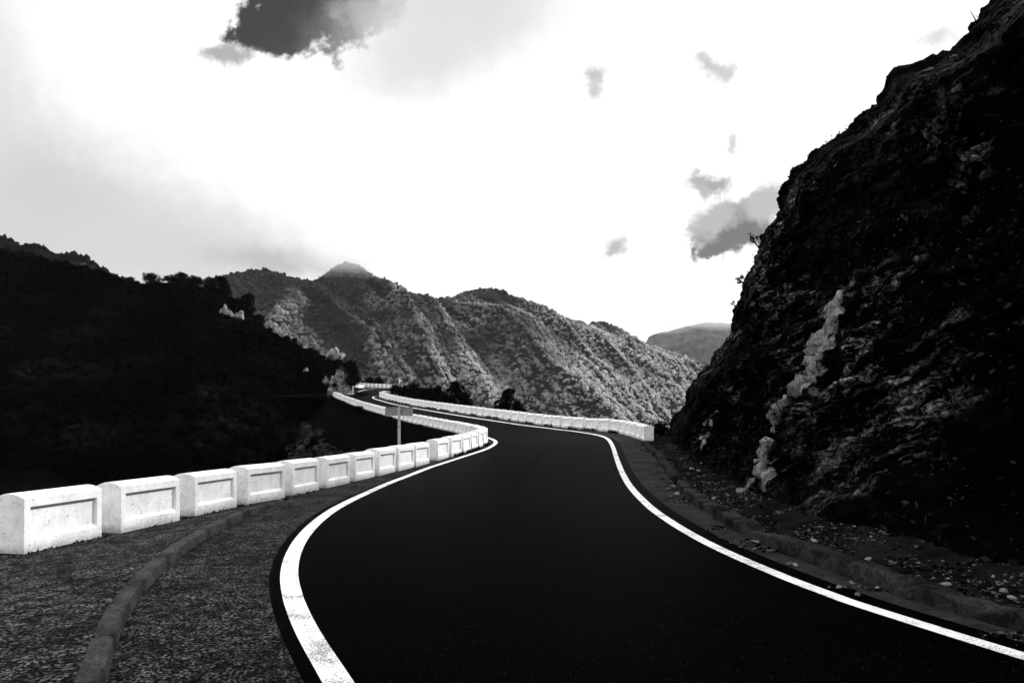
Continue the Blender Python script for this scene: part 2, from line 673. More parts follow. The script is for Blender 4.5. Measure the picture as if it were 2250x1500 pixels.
# ------------------------------------------------------------------ road alignment (metres; +Y ahead, eye above origin)
ZL = np.array([(-40, 0), (17, 0), (20, .03), (23.3, .12), (27, .24), (33, .42), (40, .50), (46, .60), (52, .82), (60, 1.24), (70, 1.92), (82, 2.82), (95, 3.9), (105, 4.75), (140, 7.35), (155, 8.3), (220, 12)])
ZR = np.array([(-40, 0), (17, 0), (20, .05), (24, .2), (31.5, .57), (38, .76), (44, .93), (49.5, 1.15), (60, 1.75), (70, 2.35), (84.5, 3.25), (95, 4.1), (103, 4.8), (140, 7.4), (155, 8.4), (220, 12)])
XL = np.array([(-25, 14), (-12, 8.4), (-5, 4.3), (0, 1.3), (3, -.42), (4.49, -1.14), (5.65, -1.72), (7.1, -2.33), (7.95, -2.6), (9.0, -2.87), (10.2, -3.1), (11.7, -3.29), (13.4, -3.39), (15.4, -3.34), (17.9, -3.24), (22, -2.75), (26.5, -1.8), (30.0, -1.08), (33.3, -.80), (36, -.84), (39, -1.2), (42, -1.75), (47, -3.0), (53.5, -5.2), (60.5, -8.2), (70, -12.1), (82.5, -17.4), (95, -22.4), (106, -26.2), (111, -27.3), (123, -28.3), (137, -29.4), (160, -31)])
XR = np.array([(-25, 17.5), (-12, 11.8), (-5, 8.3), (0, 5.95), (4.97, 3.73), (5.68, 3.47), (6.7, 3.09), (8.87, 2.74), (10.5, 2.64), (12.7, 2.64), (15, 2.78), (17.6, 3.0), (21, 3.36), (25, 3.82), (29, 4.3), (33.5, 4.75), (36, 4.85), (38.5, 4.55), (41.5, 3.8), (45.5, 2.35), (49, .85), (53, -.9), (58, -3.2), (66, -6.7), (76, -11), (88, -16), (98, -19.9), (102, -20.9), (104.5, -20.6), (107, -19.2), (112, -16.5), (120, -16.5), (140, -17.5), (160, -19)])


def smooth_curve(tab, step=0.25):
    """Catmull-like smoothing of a table y -> x"""
    y = np.arange(tab[0, 0], tab[-1, 0] + step, step)
    x = np.interp(y, tab[:, 0], tab[:, 1])
    w = np.interp(y, [0, 20, 60, 120], [2, 5, 8, 8]).astype(int)
    out = x.copy()
    cs = np.concatenate([[0], np.cumsum(x)])
    n = len(x)
    for i in range(n):
        k = min(w[i], i, n - 1 - i)
        out[i] = (cs[i + k + 1] - cs[i - k]) / (2 * k + 1)
    return y, out


_LY, _LX = smooth_curve(XL)
_RY, _RX = smooth_curve(XR)
_ZLY, _ZLV = smooth_curve(ZL)
_ZRY, _ZRV = smooth_curve(ZR)


def xl(y): return np.interp(y, _LY, _LX)
def xr(y): return np.interp(y, _RY, _RX)


def zroad(x, y):
    a, b = xl(y), xr(y)
    f = np.clip((x - a) / np.maximum(b - a, .5), 0, 1)
    return np.interp(y, _ZLY, _ZLV) * (1 - f) + np.interp(y, _ZRY, _ZRV) * f


ys_near = np.concatenate([np.arange(-24, 4, .5), np.arange(4, 24, .2), np.arange(24, 60, .4), np.arange(60, 158, 1.0)])


def strip(name, x0, x1, dz, mat, yy=ys_near, n=10, zfun=None, bumpy=0.0):
    """sheet between two curves x0(y), x1(y)"""
    f = np.linspace(0, 1, n)[None, :]
    a, b = x0(yy)[:, None], x1(yy)[:, None]
    X = a * (1 - f) + b * f
    Y = np.repeat(yy[:, None], n, 1)
    Z = (zfun(X, Y) if zfun else zroad(X, Y)) + dz
    if bumpy:
        Z = Z + bumpy * fbm(X * 1.3, Y * 1.3, 0 * X, 3, 5)
    return grid(name, np.stack([X, Y, Z], -1), mat, True, flip=True)


# dark smooth carriageway, a hand's breadth wider than its lines; widened into the lay-by past the rock
def asph_l(y): return xl(y) - .30 - 7.5 * sstep(118, 126, y)
def asph_r(y): return xr(y) + np.interp(y, [0, 30, 40], [.36, .36, .30])


road = tag(strip('road', asph_l, asph_r, 0.0, M_ASPHALT, n=16), kind='structure')


def offset_curve(fx, yy, w):
    """points of the curve x=fx(y) pushed sideways by w (to the right)"""
    x = fx(yy)
    d = np.gradient(x, yy)
    L = np.sqrt(1 + d * d)
    return x + w / L, yy - w * d / L


def line_strip(name, fx, yy, w):
    xa, ya = offset_curve(fx, yy, -w / 2)
    xb, yb = offset_curve(fx, yy, w / 2)
    f = np.linspace(0, 1, 3)[None, :]
    X = xa[:, None] * (1 - f) + xb[:, None] * f
    Y = ya[:, None] * (1 - f) + yb[:, None] * f
    Z = zroad(X, Y) + .005
    return grid(name, np.stack([X, Y, Z], -1), M_LINE, True, flip=True)


yl = np.concatenate([np.arange(-14, 30, .1), np.arange(30, 138, .3)])
tag(line_strip('edge_line', xl, yl, .19), kind='structure')
yr = np.concatenate([np.arange(-14, 30, .1), np.arange(30, 104, .3)])
tag(line_strip('edge_line', xr, yr, .17), kind='structure')
# hooked end of the far line round the lay-by
hp = [(-29.4, 137), (-28.6, 139.5), (-28.5, 141), (-29.4, 142.4), (-32, 144)]
hv, hf = [], []
for i, (x, y) in enumerate(hp):
    for s in (-.12, .12):
        hv.append((x + (s if i < 2 else s * .3), y + (0 if i < 2 else s), float(zroad(x, y)) + .006))
for i in range(len(hp) - 1):
    hf.append([2 * i, 2 * i + 1, 2 * i + 3, 2 * i + 2])
tag(mesh_np('edge_line', hv, hf, M_LINE), kind='structure')

# crack sealed across the carriageway
cr = [(2.35, 34.5), (1.75, 31.0), (1.25, 27.5), (.85, 24.0), (.45, 20.5), (.12, 18.4), (-.05, 16.8), (-.10, 15.2)]
cv, cf = [], []
rc = random.Random(4)
for i in range(len(cr) - 1):
    for k in range(8):
        t = k / 8
        x = cr[i][0] * (1 - t) + cr[i + 1][0] * t + rc.uniform(-.012, .012)
        y = cr[i][1] * (1 - t) + cr[i + 1][1] * t
        w = rc.uniform(.003, .013)
        cv += [(x - w, y, float(zroad(x, y)) + .004), (x + w, y, float(zroad(x, y)) + .004)]
for i in range(len(cv) // 2 - 1):
    cf.append([2 * i, 2 * i + 1, 2 * i + 3, 2 * i + 2])
tag(mesh_np('road_crack', cv, cf, flat('bitumen', .0006)), kind='structure')

# ---- left: coarse old surface, kerb, raised pavement under the guard blocks
KL = np.array([(-14, 3.2), (-6, .9), (-1, -.55), (2, -1.55), (4.49, -2.66), (5.49, -3.16), (6.48, -3.55), (7.57, -3.9), (8.78, -4.2), (10.3, -4.45), (12.0, -4.60), (13.4, -4.68), (14.6, -4.74), (18, -4.6), (24, -3.6), (34, -1.9), (60, -9.6)])
_KY, _KX = smooth_curve(KL)


def kerb_l(y): return np.interp(y, _KY, _KX)


# wall line (road side face) of the valley side blocks
WL = np.array([(-14, -9), (4, -7.1), (8.66, -6.2), (10.24, -5.87), (13, -5.33), (16.3, -4.6), (18, -4.28), (21, -3.58), (23.4, -2.9), (24.8, -2.66), (27, -2.05), (28.8, -1.72), (30.5, -1.46), (32, -1.29), (33.5, -1.18), (36, -1.28), (40, -1.85), (47, -3.35), (53.5, -5.75), (60.5, -8.8), (70, -12.75), (82.5, -18.1), (95, -23.1), (107, -27.7)])
_WY, _WX = smooth_curve(WL)


def wall_l(y): return np.interp(y, _WY, _WX)


def zl_only(x, y): return np.interp(y, _ZLY, _ZLV) + 0 * x


yy = np.concatenate([np.arange(-14, 24, .1), np.arange(24, 108, .5)])
tag(strip('shoulder', lambda y: np.where(y < 14.6, kerb_l(y) - .01, wall_l(y) - .6), lambda y: xl(y) - .205 * np.sqrt(1 + np.clip(np.gradient(xl(y), y), -.9, .9) ** 2), .004, M_SHOULDER, yy, 14), kind='structure')
RISE = lambda y: .13 * (1 - sstep(11.5, 14.4, y))
yk = np.arange(-14, 14.5, .1)


def pav_z(x, y):
    fr_ = np.clip((x - wall_l(y)) / np.maximum(kerb_l(y) - .17 - wall_l(y), .3), 0, 1)
    return np.interp(y, _ZLY, _ZLV) + RISE(y) * fr_ - .008 * fr_ + .003


tag(strip('pavement', lambda y: wall_l(y) - 1.1, lambda y: kerb_l(y) - .145, 0, M_SHOULDER, yk, 12, pav_z), kind='structure')


def kerb_mesh(name, fx, side, y0, y1, width, height, seg, mat, rough=0.0, sink=.12, seed=1, zf=None, gaps=()):
    """swept kerb with a groove at each joint"""
    yy = np.arange(y0, y1, .05)
    x = fx(yy)
    d = np.gradient(x, yy)
    L = np.sqrt(1 + d * d)
    nx, ny = side / L, -side * d / L
    arc = np.concatenate([[0], np.cumsum(np.sqrt(np.diff(x) ** 2 + np.diff(yy) ** 2))])
    jt = np.abs((arc / seg) % 1 - .5) > .5 - .024 / seg
    prof = [(0, -sink), (0.0, .0), (.008, .86), (.018, .97), (.035, 1.0), (width * .5, 1.01), (width - .012, 1.0), (width, .94), (width, -sink)]
    P = np.zeros((len(yy), len(prof), 3))
    hgt = height(yy) if callable(height) else np.full(len(yy), height)
    for k, (w, h) in enumerate(prof):
        ins = np.where(jt, .02, 0)
        ww = w + (ins if w < width / 2 else -ins)
        hh = np.where(h < 0, h, h * (hgt - ins))
        P[:, k, 0] = x + nx * ww
        P[:, k, 1] = yy + ny * ww
        z0 = zf(x, yy) if zf else zroad(x, yy)
        P[:, k, 2] = z0 + hh
    if rough:
        P[:, :, 0] += rough * fbm(P[..., 0] * 3, P[..., 1] * 3, P[..., 2] * 3, 4, seed)
        P[:, 1:-1, 2] += rough * 1.2 * fbm(P[:, 1:-1, 0] * 2.2, P[:, 1:-1, 1] * 2.2, P[:, 1:-1, 2] * 2, 4, seed + 5)
    o = grid(name, P, mat, False, flip=(side > 0))
    bm = bmesh.new()
    bm.from_mesh(o.data)
    bm.verts.ensure_lookup_table()
    npf = len(prof)
    for i0 in (0, (len(yy) - 1) * npf):
        bm.faces.new([bm.verts[i0 + k] for k in range(npf)])
    bmesh.ops.recalc_face_normals(bm, faces=bm.faces)
    bm.to_mesh(o.data)
    bm.free()
    return o


tag(kerb_mesh('kerb', kerb_l, -1, -12, 14.3, .15, lambda y: .004 + RISE(y), 1.0, M_KERB, .0, zf=zl_only), kind='structure')

# ---- right: gutter, broken kerb, gritty verge up to the cliff
KR = np.array([(-12, 13.8), (-5, 10.2), (0, 7.4), (3.5, 5.5), (5.45, 4.09), (6.19, 3.86), (6.87, 3.77), (7.7, 3.60), (8.3, 3.51), (9.35, 3.43), (10.2, 3.41), (11.4, 3.45), (13.55, 3.64), (15.8, 3.91), (18.5, 4.3), (22, 4.85), (26, 5.35), (30, 5.75), (33, 5.95)])
_KRY, _KRX = smooth_curve(KR)


def kerb_r(y): return np.interp(y, _KRY, _KRX)


def zr_only(x, y): return np.interp(y, _ZRY, _ZRV) + 0 * x


yg = np.concatenate([np.arange(-12, 33, .15)])
tag(strip('gutter', lambda y: asph_r(y) - .02, lambda y: kerb_r(y) + .02, .004, M_GUTTER, yg, 8), kind='structure')
# outer shoulder beside the guard wall of the outer bend
WR = np.array([(31.6, 6.12), (34, 6.22), (37, 6.22), (39.5, 6.05), (41.5, 5.55), (43.2, 4.6), (45.5, 3.5), (49, 2.15), (53, .6), (56.5, -.98), (60, -2.5), (70, -6.9), (84.5, -13.0), (95, -17.4), (100, -19.35), (102.5, -20.1), (104.5, -20.0), (106.5, -18.9), (109, -16.8)])
_WRY, _WRX = smooth_curve(WR)


def wall_r(y): return np.interp(y, _WRY, _WRX)


yo = np.concatenate([np.arange(31, 44, .2), np.arange(44, 108, .5)])
tag(strip('shoulder', lambda y: asph_r(y) - .02, lambda y: wall_r(y) + 1.0, .004, M_GUTTER, yo, 8), kind='structure')
tag(kerb_mesh('kerb', kerb_r, 1, -6, 17.2, .25, lambda y: .15 + .02 * np.sin(y * 1.7), 1.6, M_KERB_WORN, .10, seed=3), kind='structure')
tag(kerb_mesh('kerb', kerb_r, 1, 18.7, 30.6, .25, .15, 1.6, M_KERB_WORN, .10, seed=9), kind='structure')
for ob in bpy.data.objects:
    if ob.name.startswith('kerb') and ob.name != 'kerb':
        pass

# ------------------------------------------------------------------ cliff on the right
BX = np.array([(-40, 24), (-20, 15.5), (-10, 11.6), (0, 7.9), (4, 6.1), (6.6, 5.15), (9, 4.88), (10, 4.75), (12.4, 4.82), (15, 4.95), (20, 5.6), (25, 6.3), (30, 6.95), (33, 7.35), (60, 12)])
_BY, _BXX = smooth_curve(BX)


def base_r(y): return np.interp(y, _BY, _BXX)


SIL = [(1462, 950), (1475, 925), (1490, 905), (1500, 880), (1510, 855), (1522, 838), (1536, 820), (1555, 808), (1566, 790), (1580, 765), (1590, 750), (1600, 735), (1603, 715), (1610, 690), (1618, 665), (1628, 640), (1635, 612), (1645, 590), (1655, 565), (1668, 540), (1675, 520), (1692, 500), (1705, 480), (1714, 460), (1718, 440), (1722, 425), (1737, 412), (1738, 395), (1745, 381), (1770, 373), (1778, 360), (1790, 342), (1808, 328), (1835, 315), (1865, 297), (1875, 285), (1890, 270), (1900, 258), (1915, 250), (1932, 232), (1935, 218), (1948, 200), (1956, 180), (1965, 170), (1995, 167), (2015, 160), (2040, 148), (2060, 140), (2080, 122), (2105, 108), (2132, 84), (2134, 65), (2160, 35), (2185, 10), (2225, -20), (2265, -100), (2330, -220), (2500, -420), (2800, -660)]  # last points, out of view, shaped steep to shade the near blocks
YE = 33.0
sp = np.array([((px - 1125) / 1500 * YE, (915 - py) / 1500 * YE + EYE) for px, py in SIL])
sp = np.concatenate([[(sp[0, 0] - .5, sp[0, 1] - 1.2)], sp])
arc = np.concatenate([[0], np.cumsum(np.hypot(np.diff(sp[:, 0]), np.diff(sp[:, 1])))])
tt = np.concatenate([np.arange(0, 20, .085), np.arange(20, arc[-1], .25)])
pX = np.interp(tt, arc, sp[:, 0]) - sp[0, 0]
pZ = np.interp(tt, arc, sp[:, 1])
yc = np.concatenate([np.arange(-30, 2, .6), np.arange(2, 29.5, .085), np.arange(29.5, 34, .045), np.arange(34, 44, .35)])
Yc, Tc = np.meshgrid(yc, tt, indexing='ij')
soft = np.clip(np.abs(YE - Yc) / 14, 0, 1)
# far from the spur the profile is the same hill, a little smoother and fuller
kern = np.hanning(41)
kern /= kern.sum()
pXs = np.convolve(np.pad(pX, 20, mode='edge'), kern, 'valid')
PX = pX[None, :] * (1 - soft) + (pXs[None, :] * (1.0 + .05 * np.sin(Yc * .5))) * soft
fall = 1 - sstep(33.2, 41, Yc)
zb = zroad(base_r(Yc), Yc)
Zc = zb - .7 + (pZ - pZ[0])[None, :] * (0.06 + .94 * fall)
Xc = base_r(np.minimum(Yc, 33)) - .35 + PX + np.maximum(Yc - 33.2, 0) * .9
# relief: broken tilted beds, blocks, hollows; displacement along the slope normal
bed = Zc + .55 * Yc
alo = .4 * Zc - .9 * Yc
amp = sstep(0, 3.0, Tc) * np.where(Yc > 32.0, .8, 1.0)
big = fbm(Yc * .16, Zc * .16, Xc * .05, 3, 11) * .9 * (1 - sstep(26, 30.5, Yc))
strat = fbm(bed * 1.5, alo * .28, Xc * .3, 4, 21, .55, True)
strat2 = fbm(bed * 4.2, alo * .7, Xc * .6, 3, 31, .55, True)
blk = fbm(Yc * 1.3, Zc * 1.3, Xc * 1.3, 4, 41, .6)
fine = fbm(Yc * 4.5, Zc * 4.5, Xc * 4.5, 3, 51, .6)
strmask = sstep(-.15, .35, fbm(Yc * .12, Zc * .12, 0 * Yc + 3, 2, 61) + .25)
D = amp * (big * .8 + strmask * (strat * .58 + strat2 * .24) + blk * .55 + fine * .24)
D = np.where(Yc > 31.0, D * .8 - .12, D)
slope = np.gradient(pX, tt)[None, :] + 0 * Yc
nzx = -np.sqrt(np.clip(1 - slope ** 2, .05, 1))
Xc = Xc + D * nzx
Zc = Zc + D * np.abs(slope) * .7
# the upper slope lies back nearer the viewer, so the spur's own edge stays the skyline
su = np.array([(px - 1125) / 1500 for px, py in SIL] + [2.4])
sv = np.array([(915 - py) / 1500 for px, py in SIL] + [1.5])
umin = np.interp((Zc - EYE) / np.maximum(Yc, 1), sv, su)
clampw = sstep(4, 10, Yc) * (1 - sstep(31.0, 32.4, Yc))
Xmin = umin * Yc + .25 + .35 * sstep(0, 8, 32 - Yc) + .25 * fbm(Yc * .9, Zc * .9, 0 * Yc, 3, 81)
moved = np.where(Xc < Xmin, (Xmin - Xc) * clampw, 0)
Xc = Xc + moved
ruff = sstep(.1, 1.0, moved)
Xc = Xc + ruff * (.55 * fbm(Xc * .7, Yc * 1.1, Zc * .9, 4, 87, .62) + .20 * fbm(bed * 2.2, alo * .5, Xc * .4, 3, 88, .6, True) + .25 * np.abs(fbm(Xc * 2.5, Yc * 2.5, Zc * 2.5, 3, 86)))
Zc = Zc + ruff * .45 * fbm(Xc * 1.1, Yc * 1.1, Zc * .4, 4, 89, .62)
Yc2 = Yc + .22 * amp * fbm(Yc * 1.1, Zc * 1.1, Xc * 1.1, 3, 71)
CLIFF_P = np.stack([Xc, Yc2, Zc], -1)
CN = np.cross(np.gradient(CLIFF_P, axis=0), np.gradient(CLIFF_P, axis=1))
CN /= np.linalg.norm(CN, axis=-1, keepdims=True) + 1e-9
CN = np.where(CN[..., :1] > 0, -CN, CN)
# pixel-free lookup: project cliff vertices to (azimuth, height) as seen from the road for placing things on it
CU = CLIFF_P[..., 0] / np.maximum(CLIFF_P[..., 1], .5)
CV = (CLIFF_P[..., 2] - EYE) / np.maximum(CLIFF_P[..., 1], .5)


def on_cliff(px, py, mxy=33.5):
    u, v = (px - 1125) / 1500, (915 - py) / 1500
    d = (CU - u) ** 2 + (CV - v) ** 2
    d = np.where((CLIFF_P[..., 1] > 4) & (CLIFF_P[..., 1] < mxy), d, 9)
    near = d < 2.0e-5
    if near.any():
        dist = np.where(near, CLIFF_P[..., 1], 99)
        i = np.unravel_index(np.argmin(dist), dist.shape)
    else:
        i = np.unravel_index(np.argmin(d), d.shape)
    return CLIFF_P[i], CN[i]


# verge between kerb and cliff foot
def verge_r(y): return base_r(y) + .5


yv = np.arange(-10, 34, .12)
f = np.linspace(0, 1, 22)[None, :]
Xv = (kerb_r(yv) + .2)[:, None] * (1 - f) + verge_r(yv)[:, None] * f
Yv = np.repeat(yv[:, None], 22, 1)
Zv = zroad(Xv, Yv) + .06 + .28 * f ** 2 + .05 * fbm(Xv * 2, Yv * 2, 0 * Xv, 4, 77)
tag(grid('verge', np.stack([Xv, Yv, Zv], -1), M_DIRT, True, flip=True), kind='structure')

# ------------------------------------------------------------------ icosphere templates for rocks and crowns
def ico(sub):
    bm = bmesh.new()
    bmesh.ops.create_icosphere(bm, subdivisions=sub, radius=1.0)
    bm.verts.ensure_lookup_table()
    v = np.array([x.co[:] for x in bm.verts])
    f = np.array([[q.index for q in p.verts] for p in bm.faces])
    bm.free()
    return v, f


ICO1, ICO2, ICO3, ICO4 = ico(1), ico(2), ico(3), ico(4)
rng = np.random.default_rng(7)


def rotz(v, a):
    c, s = np.cos(a), np.sin(a)
    return np.stack([v[..., 0] * c - v[..., 1] * s, v[..., 0] * s + v[..., 1] * c, v[..., 2]], -1)


def merged(name, temps, pos, scl, mat, smooth=False, rot3=False, tone=None):
    """many template copies merged into one mesh (countless stuff only)"""
    VV, FF, TT, base = [], [], [], 0
    tid = rng.integers(0, len(temps), len(pos))
    for t, (v, f) in enumerate(temps):
        ii = np.where(tid == t)[0]
        if not len(ii):
            continue
        a = rng.uniform(0, 2 * PI, len(ii))
        vv = np.repeat(v[None], len(ii), 0)
        c, s = np.cos(a)[:, None], np.sin(a)[:, None]
        x, y, z = vv[..., 0], vv[..., 1], vv[..., 2]
        vv = np.stack([x * c - y * s, x * s + y * c, z], -1)
        if rot3:
            b = rng.uniform(0, 2 * PI, len(ii))
            c, s = np.cos(b)[:, None], np.sin(b)[:, None]
            x, y, z = vv[..., 0], vv[..., 1], vv[..., 2]
            vv = np.stack([x, y * c - z * s, y * s + z * c], -1)
        vv = vv * scl[ii][:, None, :] + pos[ii][:, None, :]
        n = len(v)
        ff = f[None] + (np.arange(len(ii)) * n)[:, None, None] + base
        VV.append(vv.reshape(-1, 3))
        FF.append(ff.reshape(-1, f.shape[1]))
        base += n * len(ii)
        if tone is not None:
            TT.append(np.repeat(tone[ii], n))
    o = mesh_np(name, np.concatenate(VV), np.concatenate(FF), mat, smooth)
    if tone is not None:
        a_ = o.data.attributes.new('tone', 'FLOAT', 'POINT')
        a_.data.foreach_set('value', np.concatenate(TT).astype(np.float32))
    return o


def rock_template(src, seed, rough=.35, flatz=.7):
    v, f = src
    d = 1 + rough * fbm(v[:, 0] * 1.3, v[:, 1] * 1.3, v[:, 2] * 1.3, 3, seed)
    # facet by clamping against random planes
    r = np.random.default_rng(seed)
    w = v * d[:, None]
    for k in range(7):
        n = r.normal(size=3)
        n /= np.linalg.norm(n)
        h = r.uniform(.55, .85)
        over = np.maximum(w @ n - h, 0)
        w = w - over[:, None] * n[None] * .85
    w[:, 2] *= flatz
    return w, f


ROCK1 = [rock_template(ICO1, s) for s in range(100, 108)]
ROCK2 = [rock_template(ICO2, s) for s in range(200, 208)]

# ---- rubble chips along the kerb (countless) and larger loose stones (countable)
n = 15000
yy = 5.0 + 24 * rng.random(n) ** 1.5
band = rng.random(n)
side = rng.random(n) < .22
x = np.where(side, kerb_r(yy) - .02 - .28 * band ** 1.6 * np.where(rng.random(n) < .7, 1, 1.8),
             kerb_r(yy) + .26 + (base_r(yy) + .35 - kerb_r(yy) - .26) * band ** .9)
clump = fbm(x * 1.2, yy * 1.2, 0 * x, 3, 91)
keep = clump > np.where(side, -.02, -.18)
x, yy, side = x[keep], yy[keep], side[keep]
fr = np.clip((x - kerb_r(yy) - .2) / np.maximum(base_r(yy) + .5 - kerb_r(yy) - .2, .2), 0, 1)
z = zroad(x, yy) + np.where(side, .012, .07 + .28 * fr ** 2)
s = .008 + .024 * rng.random(len(x)) ** 3.0
pos = np.stack([x, yy, z], -1)
scl = np.stack([s * rng.uniform(.8, 1.5, len(x)), s * rng.uniform(.8, 1.5, len(x)), s * rng.uniform(.5, .9, len(x))], -1)
tag(merged('rubble', ROCK1, pos, scl, M_RUBBLE, False, True), kind='stuff')

stone_meshes = []
for k in range(8):
    v, f = ROCK2[k]
    me = mesh_np('loose_stone', v, f, M_STONE)
    stone_meshes.append(me.data)
    bpy.data.objects.remove(me)
STONES = [  # px, py, size m
    (1468, 1070, .16, 'in the gap of the broken kerb'), (1480, 1064, .13, 'in the gap of the broken kerb'), (1487, 1080, .15, 'in the gap of the broken kerb'),
    (1475, 1085, .10, 'in the gap of the broken kerb'), (1520, 1035, .20, 'on the scree behind the kerb gap'), (1535, 1040, .14, 'on the scree behind the kerb gap'),
    (1545, 1030, .16, 'on the scree behind the kerb gap'), (1512, 1043, .12, 'on the scree behind the kerb gap'), (1569, 1096, .12, 'behind the second kerb piece'),
    (1657, 1196, .07, 'at the kerb foot'), (1735, 1228, .08, 'at the kerb foot'), (1748, 1231, .09, 'at the kerb foot'), (1845, 1278, .08, 'at the kerb foot'),
    (1872, 1268, .07, 'at the kerb foot'), (1885, 1293, .07, 'at the kerb foot'), (1790, 1192, .10, 'behind the kerb'), (1806, 1203, .08, 'behind the kerb'),
    (1907, 1232, .09, 'behind the kerb'), (1895, 1238, .07, 'behind the kerb'), (2080, 1287, .09, 'behind the kerb'), (2205, 1307, .08, 'behind the kerb'), (2222, 1318, .08, 'behind the kerb'),
]
stone_done = {}
rs = random.Random(12)


def unproject(px, py, add=0.0):
    u, v = (px - 1125) / 1500, (915 - py) / 1500
    for y in np.arange(4.3, 60, .02):
        if EYE + v * y <= float(zroad(u * y, y)) + add:
            return u * y, y
    return u * 30, 30


def stone_label(where, i):
    return f"{ORD[i]} nearest pale angular stone lying {where}"


bywhere = {}
for (px, py, sz, where) in STONES:
    x, y = unproject(px, py, .08)
    bywhere.setdefault(where, []).append((y, x, sz))
for where, lst in bywhere.items():
    for i, (y, x, sz) in enumerate(sorted(lst)):
        o = bpy.data.objects.new('loose_stone', stone_meshes[rs.randrange(8)])
        COL.objects.link(o)
        fr = min(max((x - float(kerb_r(y)) - .2) / max(float(base_r(y)) + .3 - float(kerb_r(y)), .2), 0), 1)
        o.location = (x, y, float(zroad(x, y)) + (.07 + .28 * fr ** 2 if x > float(kerb_r(y)) + .2 else .01) + sz * .2)
        o.scale = (sz * .55, sz * .45, sz * .42)
        o.rotation_euler = (rs.uniform(-.3, .3), rs.uniform(-.3, .3), rs.uniform(0, 6.28))
        tag(o, stone_label(where, i + 1), 'stone', 'loose stones fallen along the broken kerb')

# ---- pale vein of harder rock running down the cliff face (a streak in the rock itself, slightly proud)
VEINS = [
    ([(1836, 655), (1826, 690), (1814, 730), (1800, 765), (1792, 800), (1774, 832), (1752, 860), (1728, 884), (1708, 905), (1700, 925)], [.34, .56, .64, .58, .46, .34, .36, .26, .26, .18]),
    ([(1694, 942), (1680, 968), (1666, 992), (1662, 1010), (1670, 1028), (1688, 1046), (1680, 1074)], [.20, .33, .36, .28, .24, .24, .14]),
    ([(1652, 1056), (1634, 1072), (1610, 1092)], [.14, .20, .12]),
    ([(1560, 925), (1550, 952), (1541, 978)], [.10, .16, .12]),
    ([(1545, 930), (1536, 960)], [.08, .12]),
]
vein = np.zeros(CLIFF_P.shape[:2])
wob = fbm(CLIFF_P[..., 0] * 1.7, CLIFF_P[..., 1] * 1.7, CLIFF_P[..., 2] * 1.7, 4, 301, .6)
for pts, wid in VEINS:
    C = np.array([on_cliff(px, py)[0] for px, py in pts])
    for k in range(len(C) - 1):
        a, b = C[k], C[k + 1]
        ab = b - a
        t = np.clip(((CLIFF_P - a) @ ab) / (ab @ ab + 1e-9), 0, 1)
        dd = np.linalg.norm(CLIFF_P - (a + t[..., None] * ab), axis=-1)
        w_ = wid[k] * (1 - t) + wid[k + 1] * t
        vein = np.maximum(vein, 1.50 - 1.7 * dd / w_ + wob * 1.7)
vein = np.clip(vein, 0, 1)
vrel = sstep(.25, .8, vein) * (.10 + .10 * fbm(CLIFF_P[..., 0] * 2.5, CLIFF_P[..., 1] * 2.5, CLIFF_P[..., 2] * 2.5, 3, 311))
CLIFF_P = CLIFF_P + CN * vrel[..., None]
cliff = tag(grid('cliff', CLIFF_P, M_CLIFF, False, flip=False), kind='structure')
at_ = cliff.data.attributes.new('vein', 'FLOAT', 'POINT')
at_.data.foreach_set('value', vein.astype(np.float32).ravel())

# ------------------------------------------------------------------ leafy plants
def leaf_mesh(name, lumps, nleaf, size, mat, seed, flat_=False):
    """leaf-sized faces spread through a few overlapping lumps: [(cx,cy,cz,r)]"""
    r = np.random.default_rng(seed)
    L = np.array(lumps, float)
    w = L[:, 3] ** 2
    k = r.choice(len(L), nleaf, p=w / w.sum())
    d = r.normal(size=(nleaf, 3))
    d /= np.linalg.norm(d, axis=1, keepdims=True)
    rad = L[k, 3] * (.55 + .5 * r.random(nleaf)) * (1 + .25 * fbm(d[:, 0] * 2 + k, d[:, 1] * 2, d[:, 2] * 2, 2, seed))
    c = L[k, :3] + d * rad[:, None] * np.array([1, 1, .9])
    a = r.normal(size=(nleaf, 3))
    a /= np.linalg.norm(a, axis=1, keepdims=True)
    n_ = d * .6 + r.normal(size=(nleaf, 3)) * .6
    b = np.cross(n_, a)
    b /= np.linalg.norm(b, axis=1, keepdims=True) + 1e-6
    a = np.cross(b, n_)
    a /= np.linalg.norm(a, axis=1, keepdims=True) + 1e-6
    s = size * (.6 + .8 * r.random(nleaf))[:, None]
    V = np.stack([c - a * s, c + b * s * .5, c + a * s, c - b * s * .5], 1).reshape(-1, 3)
    F = np.arange(nleaf * 4).reshape(-1, 4)
    return V, F


def lumps_for(seed, w, h, n):
    r = random.Random(seed)
    out = []
    for _ in range(n):
        t = r.random()
        rr = r.uniform(.22, .42) * min(w, h)
        a = r.uniform(0, 2 * PI)
        q = r.random() ** .6 * (w * .5) * (1 - .5 * t)
        out.append((math.cos(a) * q, math.sin(a) * q, .25 * h + t * (h * .62), rr * (1 - .35 * t)))
    return out


